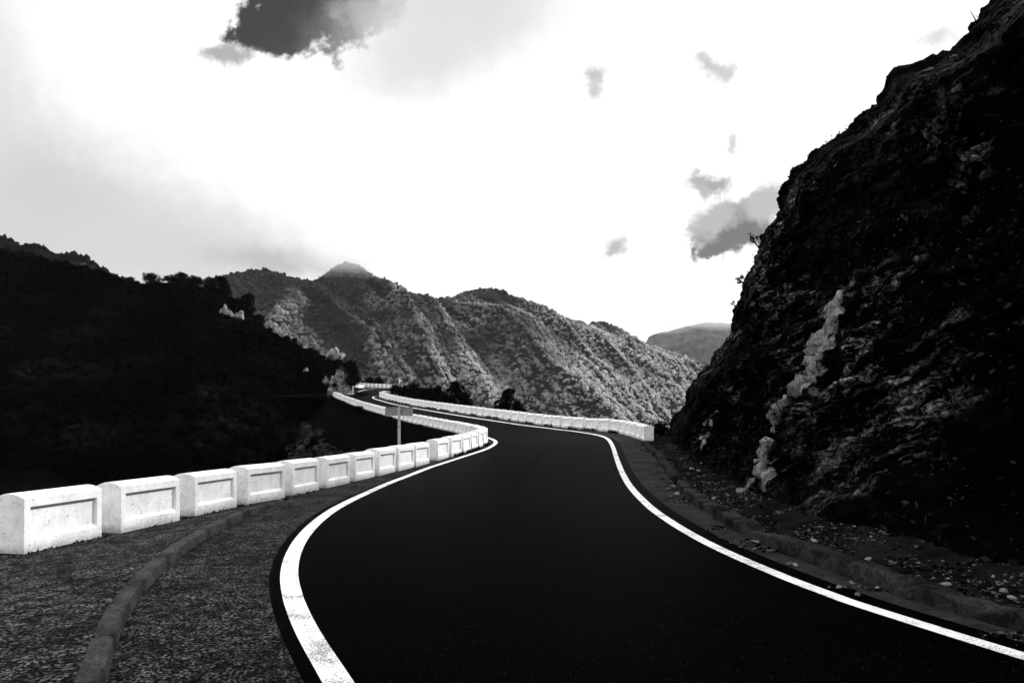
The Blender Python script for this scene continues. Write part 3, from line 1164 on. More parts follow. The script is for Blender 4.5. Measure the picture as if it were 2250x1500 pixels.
bush_parts = []
for k in range(6):
    w, h = [(1.0, .9), (1.1, 1.0), (.8, 1.25), (1.2, .8), (.7, 1.3), (1.0, 1.1)][k]
    V, F = leaf_mesh('foliage', lumps_for(300 + k, w, h, 11), 1900, .05, M_LEAF, 400 + k)
    me = mesh_np('foliage', V, F, M_LEAF)
    bm = bmesh.new()
    r = random.Random(500 + k)
    for j in range(6):
        a = r.uniform(0, 6.28)
        p1 = Vector((math.cos(a) * .12, math.sin(a) * .12, h * .4))
        p2 = Vector((math.cos(a) * w * .38, math.sin(a) * w * .38, h * r.uniform(.6, .95)))
        add_tube(bm, (0, 0, -.15), p1, .035, .022, 6)
        add_tube(bm, p1, p2, .022, .006, 5)
    st = bm_obj('stem', bm, M_TWIG)
    bush_parts.append((me.data, st.data))
    bpy.data.objects.remove(me)
    bpy.data.objects.remove(st)


def bush(loc, size, kind, label, group, name='bush', cat='bush', squash=1.0, rz=None):
    o = empty(name, loc, rs.uniform(0, 6.28) if rz is None else rz)
    o.scale = (size, size, size * squash)
    for nm, me in zip(('foliage', 'stem'), bush_parts[kind]):
        c = bpy.data.objects.new(nm, me)
        COL.objects.link(c)
        c.parent = o
    return tag(o, label, cat, group)


def spray(name, base, tips, leaf, nl, label, cat='shrub', seed=1):
    """twiggy shrub: stems to each tip with leaves near the ends"""
    o = empty(name, base)
    bm = bmesh.new()
    lv = []
    r = random.Random(seed)
    for t in tips:
        t = Vector(t)
        mid = t * .5 + Vector((r.uniform(-.06, .06), r.uniform(-.06, .06), r.uniform(0, .08)))
        th = .045 * max(t.length, .6)
        add_tube(bm, (0, 0, -.1), mid, th, th * .6, 6)
        add_tube(bm, mid, t, th * .6, th * .2, 5)
        if nl:
            lv.append((t.x, t.y, t.z, leaf))
            lv.append((t.x * .85, t.y * .85, t.z * .85, leaf * .8))
    bm_obj('stem', bm, M_TWIG, o)
    if nl:
        V, F = leaf_mesh('foliage', lv, nl, .045, M_LEAF, seed)
        mesh_np('foliage', V, F, M_LEAF, parent=o)
    return tag(o, label, cat)


def at(px, py, y, dz=0.0):
    return ((px - 1125) / 1500 * y, y, (915 - py) / 1500 * y + EYE + dz)


spray('shrub', at(1668, 542, 32.7), [(-.42, 0, .55), (-.35, 0, .3), (-.05, 0, .42), (-.2, .2, .5)], .11, 150, 'leafy sprig leaning off the cliff edge against the grey cloud', seed=1)
spray('shrub', at(1636, 622, 32.7), [(-.32, 0, .22), (-.28, 0, .05), (-.12, 0, .3)], .12, 170, 'small round-leaved tuft on the cliff edge below the sprig', seed=2)
spray('shrub', at(1617, 672, 32.7), [(-.2, 0, .1), (-.12, 0, .2)], .05, 40, 'tiny tuft of leaves low on the steep cliff edge', seed=3)
spray('shrub', at(1565, 808, 32.7), [(-.55, 0, .25), (-.42, 0, .32), (-.75, 0, .05), (.0, .1, .55)], .10, 0, 'bare curved twigs bending out from the lower cliff edge', seed=4)
bush(at(1556, 815, 32.8, -.12), .42, 0, 'small dark bush at the root of the bare twigs', None, 'shrub', 'shrub')
spray('shrub', at(1958, 178, 32.7), [(-.1, 0, .12), (-.2, 0, .2), (.02, 0, .14)], .05, 40, 'wispy tuft on the first shoulder of the cliff top', seed=5)
spray('dead_branch', at(2151, 58, 32.4, -.05), [(-.42, 0, .80)], 0, 0, 'bare straight dead branch jutting from the cliff top', 'branch', seed=6)
spray('dead_branch', at(2158, 48, 32.4, -.1), [(-.34, 0, .42), (.12, 0, .55)], 0, 0, 'forked dead branch beside the straight one on the cliff top', 'branch', seed=7)
spray('shrub', at(2195, 5, 32.6, -.3), [(-.1, 0, .7), (.1, 0, .5), (-.2, 0, .5)], .2, 260, 'dark leafy shrub at the very top of the cliff', seed=8)
spray('shrub', at(1750, 380, 32.7), [(.05, 0, .14), (-.1, 0, .1), (.2, 0, .16)], .06, 60, 'low grassy tuft on the middle ledge of the cliff edge', seed=9)

# countless small plants and leaf litter over the cliff face
n = 26000
iy = rng.integers(np.searchsorted(yc, 5), np.searchsorted(yc, 33), n)
it = rng.integers(8, np.searchsorted(tt, 19), n)
m = fbm(CLIFF_P[iy, it, 0] * .5, CLIFF_P[iy, it, 1] * .5, CLIFF_P[iy, it, 2] * .5, 3, 95)
ok = m > .02
iy, it = iy[ok], it[ok]
c = CLIFF_P[iy, it] + CN[iy, it] * (.02 + .12 * rng.random(len(iy)))[:, None]
c += rng.normal(size=c.shape) * .06
a = rng.normal(size=c.shape)
a /= np.linalg.norm(a, axis=1, keepdims=True)
b = np.cross(CN[iy, it] + .7 * rng.normal(size=c.shape), a)
b /= np.linalg.norm(b, axis=1, keepdims=True)
sz = (.018 + .05 * rng.random(len(iy)) ** 2)[:, None]
V = np.stack([c - a * sz, c + b * sz * .5, c + a * sz, c - b * sz * .5], 1).reshape(-1, 3)
tag(mesh_np('undergrowth', V, np.arange(len(V)).reshape(-1, 4), M_LEAF_CLIFF), kind='stuff')

# ------------------------------------------------------------------ guard blocks
BL, BT, BH = 1.27, .45, .70


def guard_block_body():
    bm = bmesh.new()
    hx, hy = BL / 2, BT / 2
    mz0, mz1, mx, dep, sill = .175, .585, .095, .052, .045
    zb = -.35
    V = {}

    def v(x, y, z):
        k = (round(x, 5), round(y, 5), round(z, 5))
        if k not in V:
            V[k] = bm.verts.new(k)
        return V[k]

    def face(*p):
        try:
            bm.faces.new([v(*q) for q in p])
        except ValueError:
            pass
    for s in (-1, 1):
        y = s * hy
        xs = [-hx, -hx + mx, hx - mx, hx]
        zs = [zb, mz0, mz1, BH]
        for i in range(3):
            for j in range(3):
                if i == 1 and j == 1:
                    continue
                face((xs[i], y, zs[j]), (xs[i + 1], y, zs[j]), (xs[i + 1], y, zs[j + 1]), (xs[i], y, zs[j + 1]))
        yi = s * (hy - dep)
        a, b = xs[1], xs[2]
        face((a, y, mz0), (b, y, mz0), (b - .012, yi, mz0 + sill), (a + .012, yi, mz0 + sill))
        face((a, y, mz1), (b, y, mz1), (b - .012, yi, mz1 + .002), (a + .012, yi, mz1 + .002))
        face((a, y, mz0), (a, y, mz1), (a + .012, yi, mz1 + .002), (a + .012, yi, mz0 + sill))
        face((b, y, mz0), (b, y, mz1), (b - .012, yi, mz1 + .002), (b - .012, yi, mz0 + sill))
    # arched top and ends
    n = 10
    arch = [(-hy + BT * k / n, BH + .062 * (1 - (2 * k / n - 1) ** 2)) for k in range(n + 1)]
    for k in range(n):
        face((-hx, arch[k][0], arch[k][1]), (hx, arch[k][0], arch[k][1]), (hx, arch[k + 1][0], arch[k + 1][1]), (-hx, arch[k + 1][0], arch[k + 1][1]))
    for s in (-1, 1):
        face(*([(s * hx, hy, z) for z in ()]
               + [(s * hx, -hy, zb), (s * hx, -hy, .175), (s * hx, -hy, .585)] + [(s * hx, a, z) for a, z in arch] + [(s * hx, hy, .585), (s * hx, hy, .175), (s * hx, hy, zb)]))
    bmesh.ops.recalc_face_normals(bm, faces=bm.faces)
    ed = [e for e in bm.edges if len(e.link_faces) == 2 and e.calc_face_angle(0) > .5]
    bmesh.ops.bevel(bm, geom=ed, offset=.011, segments=2, profile=.6, affect='EDGES')
    return bm


def panel_bm(s):
    bm = bmesh.new()
    hx = BL / 2 - .095
    y0 = s * (BT / 2 - .047)
    add_box(bm, (0, y0 - s * .025, (.175 + .585) / 2), (2 * hx - .004, .05, .585 - .175 - .004))
    return bm


blk0 = empty('guard_block')
bm_obj('body', guard_block_body(), M_WHITE, blk0)
bm_obj('recessed_panel', panel_bm(-1), M_WHITE, blk0)
bm_obj('recessed_panel', panel_bm(1), M_WHITE, blk0)
_blk_used = [False]
rb = random.Random(21)


def place_block(x, y, z, ang, label, group):
    """x,y: middle of the block's base; ang: heading of its long axis"""
    if not _blk_used[0]:
        o = blk0
        _blk_used[0] = True
    else:
        o = copy_tree(blk0)
    o.location = (x, y, z + rb.uniform(-.008, .008))
    o.rotation_euler = (rb.uniform(-.014, .014), rb.uniform(-.010, .010), ang + rb.uniform(-.016, .016))
    o.scale = (rb.uniform(.985, 1.015), 1, rb.uniform(.98, 1.02))
    return tag(o, label, 'guard block', group)


NEAR = [((50.7, 1218), (224.7, 1179.7)), ((268.7, 1171.3), (393.5, 1144.7)), ((426, 1135.3), (522.7, 1113.3)), ((547.6, 1108), (622.7, 1093.7)), ((642.4, 1089.6), (702, 1076)),
        ((719, 1072), (768.3, 1060.7)), ((781.6, 1057.3), (822.7, 1047.3)), ((833.3, 1045.3), (868.4, 1036.2)), ((878.5, 1035), (908.3, 1026.7)), ((916.3, 1025), (942, 1018.5))]
# sighted feet of the ten nearest blocks, as points on the pavement
NEARW = []
for (a, b) in NEAR:
    pts = []
    for px, py in (a, b):
        u, v = (px - 1125) / 1500, (915 - py) / 1500
        yq = 12.0
        for _ in range(60):
            yq = (np.interp(yq, _ZLY, _ZLV) - EYE) / v
        pts.append((u * yq, yq))
    NEARW.append(pts)
for i, ((x0, y0), (x1, y1)) in enumerate(NEARW):
    dx_, dy_ = x1 - x0, y1 - y0
    if i >= 8:
        dx_, dy_ = .22, .97
    L = math.hypot(dx_, dy_)
    mx_, my_ = (x0 + x1) / 2, (y0 + y1) / 2
    nx_, ny_ = -dy_ / L, dx_ / L
    cx_, cy_ = mx_ + nx_ * BT / 2, my_ + ny_ * BT / 2
    lab = ("nearest white concrete guard block at the left edge, its end face cut by the frame" if i == 0 else
           f"{ORD[i + 1]} white guard block from the near end of the valley side row")
    place_block(cx_, cy_, float(np.interp(cy_, _ZLY, _ZLV)), math.atan2(dy_, dx_), lab, 'white guard blocks along the road')


def row(fx, y0, y1, side, zf, pitch, label, start=1, shift=0.0):
    yy = np.arange(y0, y1, .02)
    x = fx(yy)
    d = np.gradient(x, yy)
    arc = np.concatenate([[0], np.cumsum(np.hypot(np.diff(x), np.diff(yy)))])
    k = 0
    while True:
        s = shift + BL / 2 + k * pitch
        if s + BL / 2 > arc[-1]:
            break
        xm, ym = np.interp(s, arc, x), np.interp(s, arc, yy)
        a = math.atan2(np.interp(s + .5, arc, yy) - np.interp(s - .5, arc, yy), np.interp(s + .5, arc, x) - np.interp(s - .5, arc, x))
        nx_, ny_ = -math.sin(a) * side, math.cos(a) * side
        place_block(xm + nx_ * BT / 2, ym + ny_ * BT / 2, float(zf(ym)), a, label.format(ORD[start + k]), 'white guard blocks along the road')
        k += 1
    return k


zl_ = lambda y: np.interp(y, _ZLY, _ZLV)
zr_ = lambda y: np.interp(y, _ZRY, _ZRV)
k = row(wall_l, 24.6, 35.5, 1, zl_, 1.50, "{} white guard block round the inner bend beyond the wide gap")
row(wall_l, 35.6, 107.5, 1, zl_, 1.55, "{} white guard block up the far valley side row, counted from the inner bend")
row(wall_r, 31.6, 103.0, -1, zr_, 1.52, "{} white guard block of the outer row, from its broad end by the cliff")
# the outer row turns away round the dark mound, and a last row shows beyond it
last = [(-20.1, 103.4), (-18.8, 105.0), (-17.2, 106.3)]
for i, (x, y) in enumerate(last[1:]):
    place_block(x - .5, y - .35, float(zr_(y)) - .05, math.atan2(1.5, 1.6), f"{ORD[i + 1]} white guard block where the outer row turns behind the dark mound", 'white guard blocks along the road')
fx0, fy0, fx1, fy1 = -34.6, 155.0, -23.2, 141.5
nfar = 11
for i in range(nfar):
    t = i / (nfar - 1)
    x, y = fx0 + (fx1 - fx0) * t, fy0 + (fy1 - fy0) * t
    place_block(x, y, float(zr_(y)) + .2 - .15 * t, math.atan2(fy1 - fy0, fx1 - fx0), f"{ORD[i + 1]} white guard block from the car in the short row crossing behind it", 'white guard blocks along the road')

# ------------------------------------------------------------------ ground below and beyond the road
def skirt(name, fx, y0, y1, side, zf, mat, prof, step=.5, seed=3, rough=.5):
    """slope falling away from a curve: prof = [(out, down)]"""
    yy = np.arange(y0, y1, step)
    x = fx(yy)
    d = np.gradient(x, yy)
    L = np.sqrt(1 + d * d)
    nx_, ny_ = side / L, -side * d / L
    po = np.array(prof, float)
    q = np.linspace(0, 1, 60)
    ar = np.concatenate([[0], np.cumsum(np.hypot(np.diff(po[:, 0]), np.diff(po[:, 1])))])
    o_ = np.interp(q * ar[-1], ar, po[:, 0])
    dn = np.interp(q * ar[-1], ar, po[:, 1])
    P = np.zeros((len(yy), 60, 3))
    P[..., 0] = x[:, None] + nx_[:, None] * o_
    P[..., 1] = yy[:, None] + ny_[:, None] * o_
    P[..., 2] = zf(yy)[:, None] - dn
    n_ = fbm(P[..., 0] * .5, P[..., 1] * .5, P[..., 2] * .5, 4, seed)
    P[..., 2] += rough * n_ * np.minimum(o_, 1.0)
    return grid(name, P, mat, True, flip=(side > 0)), P


emb, EMBP = skirt('embankment', wall_l, -14, 108, -1, lambda y: zl_(y) - .06, M_SLOPE, [(.0, 0), (.75, 0.02), (1.2, .5), (3.5, 3.2), (9, 9), (30, 24)])
tag(emb, kind='structure')
emb2, EMBP2 = skirt('embankment', wall_r, 31, 109, 1, lambda y: zr_(y) - .06, M_SLOPE, [(.0, 0), (1.2, 0.05), (2.2, .8), (6, 5), (20, 20), (70, 75), (140, 130)])
tag(emb2, kind='structure')
# ground under and behind the first metres and beyond the lay-by
gx = np.linspace(-60, 60, 60)
gy = np.concatenate([np.linspace(104, 240, 50)])
GX, GY = np.meshgrid(gx, gy, indexing='ij')
GZ = np.interp(GY, _ZRY, _ZRV) - .10 - np.maximum(GX - xr(GY) - 1.0, 0) * .9 * (1 - sstep(112, 118, GY)) - np.maximum(GX + 16.5, 0) * .8 * sstep(112, 118, GY) - np.maximum(GY - 158, 0) * .75 + .3 * fbm(GX * .3, GY * .3, 0 * GX, 3, 8) * sstep(157, 162, GY)
tag(grid('hill_shoulder', np.stack([GX, GY, GZ], -1), M_SLOPE, True), kind='structure')
# valley floor out to the horizon
VR = 9000
vx = np.linspace(-VR, VR, 70)
VX, VY = np.meshgrid(vx, np.linspace(-2500, VR * 1.3, 70), indexing='ij')
VZ = -190 + 18 * fbm(VX * .0012, VY * .0012, 0 * VX, 3, 4)
tag(grid('ground', np.stack([VX, VY, VZ], -1), M_SCRUB_BACK, True), kind='structure')

# retaining wall of dark stone under the far valley side row
yy = np.arange(36, 107, .5)
xa = wall_l(yy)
d = np.gradient(xa, yy)
L = np.sqrt(1 + d * d)
hs = np.array([.02, -.05, -.4, -1.0, -1.7, -2.4])
ou = np.array([.60, .62, .66, .72, .80, .9])
P = np.zeros((len(yy), 6 + 1, 3))
for k in range(6):
    P[:, k + 1, 0] = xa - ou[k] / L
    P[:, k + 1, 1] = yy + ou[k] * d / L
    P[:, k + 1, 2] = zl_(yy) + hs[k] - .02
P[:, 0, 0] = xa - .3 / L
P[:, 0, 1] = yy + .3 * d / L
P[:, 0, 2] = zl_(yy) + .0
P[:, 2:, 0] += .06 * fbm(P[:, 2:, 0] * 2, P[:, 2:, 1] * 2, P[:, 2:, 2] * 2, 3, 15)
tag(grid('retaining_wall', P, M_MASONRY, False, flip=False), 'dark stone retaining wall under the far valley side guard blocks', 'retaining wall')

# ------------------------------------------------------------------ hill on the left
HS = np.array([(-900, 500), (-400, 520), (-150, 535), (0, 545), (60, 560), (120, 575), (180, 588), (230, 600), (280, 622), (320, 625), (345, 625), (370, 626), (395, 626), (430, 629), (470, 640), (495, 660), (505, 668), (520, 675), (545, 696), (565, 715), (575, 722), (600, 733), (640, 748), (680, 772), (710, 780), (735, 786), (752, 792), (762, 806), (768, 830), (772, 852), (778, 866)])
HD = np.array([(-900, 190), (0, 170), (300, 150), (560, 134), (700, 122), (778, 116)])
hp_ = np.arange(-900, 779, 6.0)
hsil = np.interp(hp_, HS[:, 0], HS[:, 1])
hD = np.interp(hp_, HD[:, 0], HD[:, 1])
hu = (hp_ - 1125) / 1500
zr0 = (915 - hsil) / 1500 * hD + EYE
tq = np.concatenate([np.linspace(-.25, 0, 12)[:-1], np.linspace(0, 1, 110) ** 1.25])
q = np.interp(hp_, [590, 720], [.85, .26])
T = np.clip(tq, 0, 1)[None, :]
bk = np.clip(-tq, 0, 1)[None, :]
HY = hD[:, None] * (1 - .64 * T + .9 * bk)
HX = hu[:, None] * HY
HZ = zr0[:, None] + (-19 - zr0[:, None]) * T ** q[:, None] - bk * 60
rel = fbm(HX * .06, HY * .06, HZ * .06, 4, 33) * 3.0 * sstep(0.01, .18, T) * np.where(hp_ > 690, .35, 1)[:, None]
HZ = HZ + rel
HX = HX + .4 * rel
HP = np.stack([HX, HY, HZ], -1)
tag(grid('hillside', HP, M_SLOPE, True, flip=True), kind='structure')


def crown_template(src, seed, rough=.38, cut=-.35):
    v, f = src
    d = 1 + rough * fbm(v[:, 0] * 2.1, v[:, 1] * 2.1, v[:, 2] * 2.1, 3, seed, .7)
    r = np.random.default_rng(seed)
    d *= 1 + .16 * r.normal(size=len(v)).clip(-1.5, 1.5)
    w = v * d[:, None]
    keep = (v[f][..., 2].mean(1) > cut)
    return w, f[keep]


CROWN1 = [crown_template(ICO1, s, .7) for s in range(600, 612)]
CROWN2 = [crown_template(ICO2, s) for s in range(620, 630)]
# scrub covering the hill (a mass nobody could count)
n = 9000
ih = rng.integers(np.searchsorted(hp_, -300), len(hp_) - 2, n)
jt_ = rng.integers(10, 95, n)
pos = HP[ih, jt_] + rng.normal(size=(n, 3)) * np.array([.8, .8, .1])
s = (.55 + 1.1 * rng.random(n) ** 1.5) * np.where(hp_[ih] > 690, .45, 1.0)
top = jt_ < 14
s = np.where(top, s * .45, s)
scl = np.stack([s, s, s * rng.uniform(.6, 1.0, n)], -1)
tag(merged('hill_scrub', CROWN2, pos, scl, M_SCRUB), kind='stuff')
# scrub on the embankments
n = 6000
ih = rng.integers(0, EMBP.shape[0], n)
jt_ = rng.integers(10, 56, n)
pos = EMBP[ih, jt_] + rng.normal(size=(n, 3)) * .3
s = .25 + .5 * rng.random(n)
scl = np.stack([s, s, s * .8], -1)
ok = ~((pos[:, 1] < 34) & (pos[:, 0] > wall_l(pos[:, 1]) - 2.2)) & (pos[:, 2] < zl_(pos[:, 1]) - .7)
tag(merged('embankment_scrub', CROWN2, pos[ok], scl[ok], M_EMB), kind='stuff')
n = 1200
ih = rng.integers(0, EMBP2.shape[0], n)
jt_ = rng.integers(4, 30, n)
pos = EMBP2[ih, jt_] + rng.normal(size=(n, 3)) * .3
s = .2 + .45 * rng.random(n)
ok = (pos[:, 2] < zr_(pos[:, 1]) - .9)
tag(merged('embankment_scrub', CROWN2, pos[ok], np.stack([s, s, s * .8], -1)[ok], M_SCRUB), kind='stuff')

# bushes one can tell apart on the hill's skyline
SKY = [  # px, foot y, size (m), kind, squash, label
    (285, 619, 1.6, 3, .8, 'low dark bush where the hill skyline meets the back hill'),
    (332, 622, 2.6, 0, .9, 'rounded dark bush standing up from the hill skyline, left of the flat-topped one'),
    (372, 622, 2.0, 3, .9, 'low spreading bush between two taller ones on the hill skyline'),
    (396, 621, 2.7, 1, .8, 'flat-topped dark bush highest on the hill skyline'),
    (432, 624, 2.4, 3, .8, 'wide low bush on the hill skyline right of the flat-topped one'),
    (465, 634, 2.2, 5, .8, 'dark bush on the skyline just left of the tall tuft'),
    (490, 650, 2.9, 2, .95, 'tall dark tuft of bush above the patchy rock outcrop'),
    (540, 705, 3.6, 2, 1.05, 'tall narrow tree-like bush at the right end of the rock outcrop'),
    (558, 722, 3.2, 4, 1.0, 'dark upright bush falling off the right side of the outcrop'),
    (520, 668, 1.6, 0, .8, 'small bush on top of the patchy rock outcrop'),
    (640, 762, 2.0, 3, .8, 'low bush halfway down the long descending skyline'),
    (690, 785, 1.9, 0, .8, 'low dark bush beside the pale boulder on the hill'),
    (767, 822, 2.0, 1, 1.0, 'dark bush crowning the rock face above the road'),
    (772, 848, 2.0, 5, 1.1, 'dark bush on the right flank of the roadside rock face'),
]
for (px, py, sz, kd, sq, lab) in SKY:
    dd = float(np.interp(px, HD[:, 0], HD[:, 1])) - (.6 if px < 750 else 4.6)
    bush(at(px, py, dd, -.15 * sz), sz * 1.3, kd, lab, None, 'bush', 'bush', sq)

# pale rocks showing on the hill
def outcrop(name, px, py, dist, w, h, dpt, label, seed, src=ICO4, mat=M_OUTCROP, taper=.4, sink=.2):
    v, f = src
    w_ = v.copy()
    hh = (w_[:, 2] + 1) / 2
    k = 1 - taper * hh
    n1 = fbm(v[:, 0] * 2.4 + seed, v[:, 1] * 2.4, v[:, 2] * 1.1, 4, seed, .65)
    n2 = fbm(v[:, 0] * 5 + seed, v[:, 1] * 5, v[:, 2] * 2.2, 3, seed + 7, .6, True)
    d = 1 + .62 * n1 + .22 * n2
    w_ = np.stack([v[:, 0] * k * d * w / 2, v[:, 1] * k * d * dpt / 2, (v[:, 2] * (1 + .2 * n1)) * h / 2], -1)
    r = np.random.default_rng(seed)
    for k in range(10):
        n_ = r.normal(size=3) * np.array([1, 1, .5])
        n_ /= np.linalg.norm(n_)
        ext = np.abs(n_ * np.array([w, dpt, h])).max() * .5
        w_ = w_ - (np.maximum(w_ @ n_ - ext * r.uniform(.45, .8), 0))[:, None] * n_[None] * .9
    lean = (.16 * w * fbm(w_[:, 2] * 1.3 / h * 2, 0 * w_[:, 2] + seed, 0 * w_[:, 2], 2, seed))
    w_[:, 0] += lean
    o = mesh_np(name, w_, f, mat)
    x, y, z = at(px, py, dist)
    o.location = (x, y, z + h / 2 - sink)
    return tag(o, label, 'rock')


def crag(name, px, py, dist, w, h, n, label, seed, mat=M_OUTCROP, spread=.5):
    """rugged rock: several broken upright shards grown together into one mesh"""
    r = np.random.default_rng(seed)
    VV, FF, base = [], [], 0
    for k in range(n):
        q = (k + .5) / n * 2 - 1
        v, f = rock_template(ICO3, seed * 31 + k, .55, 1.0)
        hh = h * (1 - .70 * abs(q) ** 1.1) * r.uniform(.85, 1.0)
        ww = w * r.uniform(.26, .38)
        tp = 1 - .32 * np.clip((v[:, 2] + .4) / 1.4, 0, 1)
        fl = 1 + .42 * fbm(v[:, 0] * 5, v[:, 1] * 5, v[:, 2] * 1.2, 3, seed + k)
        p = np.stack([v[:, 0] * ww * tp * fl, v[:, 1] * ww * 1.2 * tp * fl, (v[:, 2] + .75) * hh * .58], -1)
        p[:, 0] += q * w * spread + r.uniform(-.12, .12) * p[:, 2]
        p[:, 1] += r.uniform(-.35, .35) * w
        p += .10 * w * .3 * np.stack([fbm(p[:, 0] * 3 / w * 2, p[:, 1] * 3, p[:, 2] * 3 / w, 3, seed + 50 + i_) for i_ in range(3)], -1)
        VV.append(p)
        FF.append(f + base)
        base += len(v)
    o = mesh_np(name, np.concatenate(VV), np.concatenate(FF), mat)
    x, y, z = at(px, py, dist)
    o.location = (x, y, z - .3)
    return tag(o, label, 'rock')


def cliff_slab(name, px, py, dist, w, h, dep, tops, label, seed, mat=M_OUTCROP):
    """rugged slab of cliff: irregular outline, fluted and broken front, solid back"""
    n, m = 70, 60
    a = np.linspace(-1, 1, n)[:, None]
    t = np.linspace(0, 1, m)[None, :]
    tp = np.interp(a, np.linspace(-1, 1, len(tops)), tops) * (1 + .10 * fbm(a * 9, 0 * a + seed, 0 * a, 3, seed))
    out = []
    for sgn in (-1, 1):
        X = a * w / 2 * (1 - .18 * t)
        Z = t * tp * h
        edge = (1 - a ** 2) ** .5 * (1 - t ** 3) ** .5
        Y = sgn * dep / 2 * edge * (1 - .5 * t)
        f1 = fbm(X * 2.2 / w * 2, Z * .5, 0 * X + seed + sgn, 4, seed, .6, True)
        f2 = fbm(X * 1.6, Z * 1.6, 0 * X + seed, 4, seed + 3, .65)
        Y = Y + sgn * edge * (.42 * f1 + .55 * f2)
        X = X + .20 * fbm(X, Z * 1.2, 0 * X + seed + 5, 4, seed + 9) * w * .5 * edge
        out.append(np.stack([X + 0 * t, Y, Z + 0 * a], -1))
    P = np.concatenate([out[0], out[1][:, ::-1]], 1)
    o = grid(name, P, mat, False)
    bm = bmesh.new()
    bm.from_mesh(o.data)
    bmesh.ops.recalc_face_normals(bm, faces=bm.faces)
    bm.to_mesh(o.data)
    bm.free()
    x, y, z = at(px, py, dist)
    o.location = (x, y, z - .4)
    return tag(o, label, 'rock')


cliff_slab('rock_crag', 749, 869, 113.5, 4.6, 5.6, 4.0, [.35, .60, .66, .70, .92, 1.0, .95, .84, .86, .66, .60, .42], 'pale weathered rock face rising beside the far road bend', 3)
cliff_slab('rock_crag', 730, 868, 112.0, 1.8, 3.6, 2.0, [.2, .6, .9, 1.0, .7, .3], 'narrow darker rock slab at the left of the roadside rock face', 8)
crag('boulder', 735, 785, 119.5, 2.2, 2.7, 4, 'pale boulder perched alone on the hill crest', 5)
crag('boulder', 716, 838, 112, 1.0, 1.3, 3, 'small pale rock left of the roadside rock face', 6)
crag('boulder', 672, 812, 112, .8, .8, 3, 'smallest pale rock on the slope left of the rock face', 9)
for (px, py, w_, h_, lab) in [
    (492, 690, 1.1, 2.0, 'tall pale rock patch at the upper left of the bush-framed outcrop'),
    (505, 706, .9, 1.2, 'small pale rock low in the middle of the outcrop'),
    (509, 694, 1.0, 1.1, 'round pale rock in the middle of the outcrop'),
    (527, 697, 1.2, 1.8, 'pale rock high at the right of the outcrop, below the tall bush'),
    (533, 711, 1.3, 1.0, 'broad low pale rock at the right foot of the outcrop'),
    (517, 713, 1.1, .8, 'lowest pale rock at the foot of the outcrop'),
    (474, 710, 1.2, .9, 'low pale rock at the left foot of the outcrop'),
]:
    crag('rock_outcrop', px, py, 129.4, w_ * 1.2, h_ * 1.2, 3, lab, px)
crag('rock_outcrop', 384, 690, 138, 1.1, 2.3, 3, 'single pale rock left of the outcrop on the dark hill', 13)
crag('rock_outcrop', 416, 670, 139, .9, 1.7, 3, 'small pale rock just under the skyline bushes', 14)

# bushes hanging over the outcrop and over the far row, dark screen behind the car
for i, (px, py, dd, sz, kd, lab) in enumerate([
    (510, 712, 131, 1.6, 3, 'small dark bush in front of the patchy outcrop'),
    (770, 908, 83, 1.2, 3, 'dark bush hiding part of the far valley side row, left of its straight run'),
    (789, 910, 79, 1.15, 0, 'dark bush at the start of the straight run of the far valley side row'),
    (752, 898, 90, 1.2, 1, 'leafy bush under the top end of the far valley side row'),
    (738, 892, 99, 1.2, 3, 'bush at the far corner below the roadside rock face'),
    (768, 852, 152, 3.0, 1, 'dark bush behind the parked car at the left'),
    (743, 812, 111.6, 1.25, 0, 'dark bush wedged between the crest boulder and the roadside rock face'),
    (733, 852, 111.3, 1.0, 3, 'dark bush clinging to the left side of the roadside rock face'),
    (782, 848, 162, 3.0, 0, 'dark bush behind the parked car at the right'),
    (810, 846, 170, 2.4, 3, 'low dark bush behind the short far row, left one'),
    (832, 848, 170, 2.6, 0, 'low dark bush behind the short far row, right one'),
]):
    bush(at(px, py, dd), sz, kd, lab, None)

# dark mound inside the far bend, with bushes
mx0, my0 = -16.2, 110.0
ga = np.linspace(0, 2 * PI, 48)
gr = np.linspace(0, 1, 20)
A, R = np.meshgrid(ga, gr, indexing='ij')
MX = mx0 + np.cos(A) * R * 5.0
MY = my0 + np.sin(A) * R * 5.5
MZ = zr_(104) - .6 + 1.9 * (1 - R ** 2) + .3 * fbm(MX, MY, 0 * MX, 3, 6)
tag(grid('mound', np.stack([MX, MY, MZ], -1), M_SLOPE, True), kind='structure')
for (px, py, dd, sz, kd, lab) in [
    (868, 868, 105, 1.9, 0, 'dark bush at the left end of the mound by the far bend'),
    (886, 872, 103, 2.2, 3, 'dark bush in front of the small white sign'),
    (905, 874, 102, 2.4, 1, 'dark bush in the middle of the mound by the far bend'),
    (925, 880, 97, 2.0, 3, 'low dark bush sloping to the right of the mound'),
    (947, 889, 86, 1.9, 5, 'leftmost pointed bush behind the outer row'),
    (962, 892, 82, 2.0, 2, 'pointed bush behind the outer row, beside the leftmost'),
    (1000, 899, 76, 2.6, 2, 'tallest pointed bush behind the outer row'),
    (985, 896, 78, 2.0, 4, 'pointed bush left of the tallest behind the outer row'),
    (1022, 902, 73, 1.9, 5, 'dark bush leaning right of the tallest behind the outer row'),
    (1092, 915, 63, 1.3, 4, 'small pointed bush left of the second clump behind the outer row'),
    (1113, 916, 61, 2.1, 2, 'tall pointed bush of the second clump behind the outer row'),
    (1135, 917, 60, 1.5, 5, 'lower bush right of the second clump behind the outer row'),
    (1150, 919, 59, 1.0, 0, 'small bush at the right end of the second clump'),
    (1452, 967, 34, 1.05, 0, 'small leafy bush between the broad end block and the cliff'),
]:
    bush(at(px, py, dd), sz, kd, lab, None)

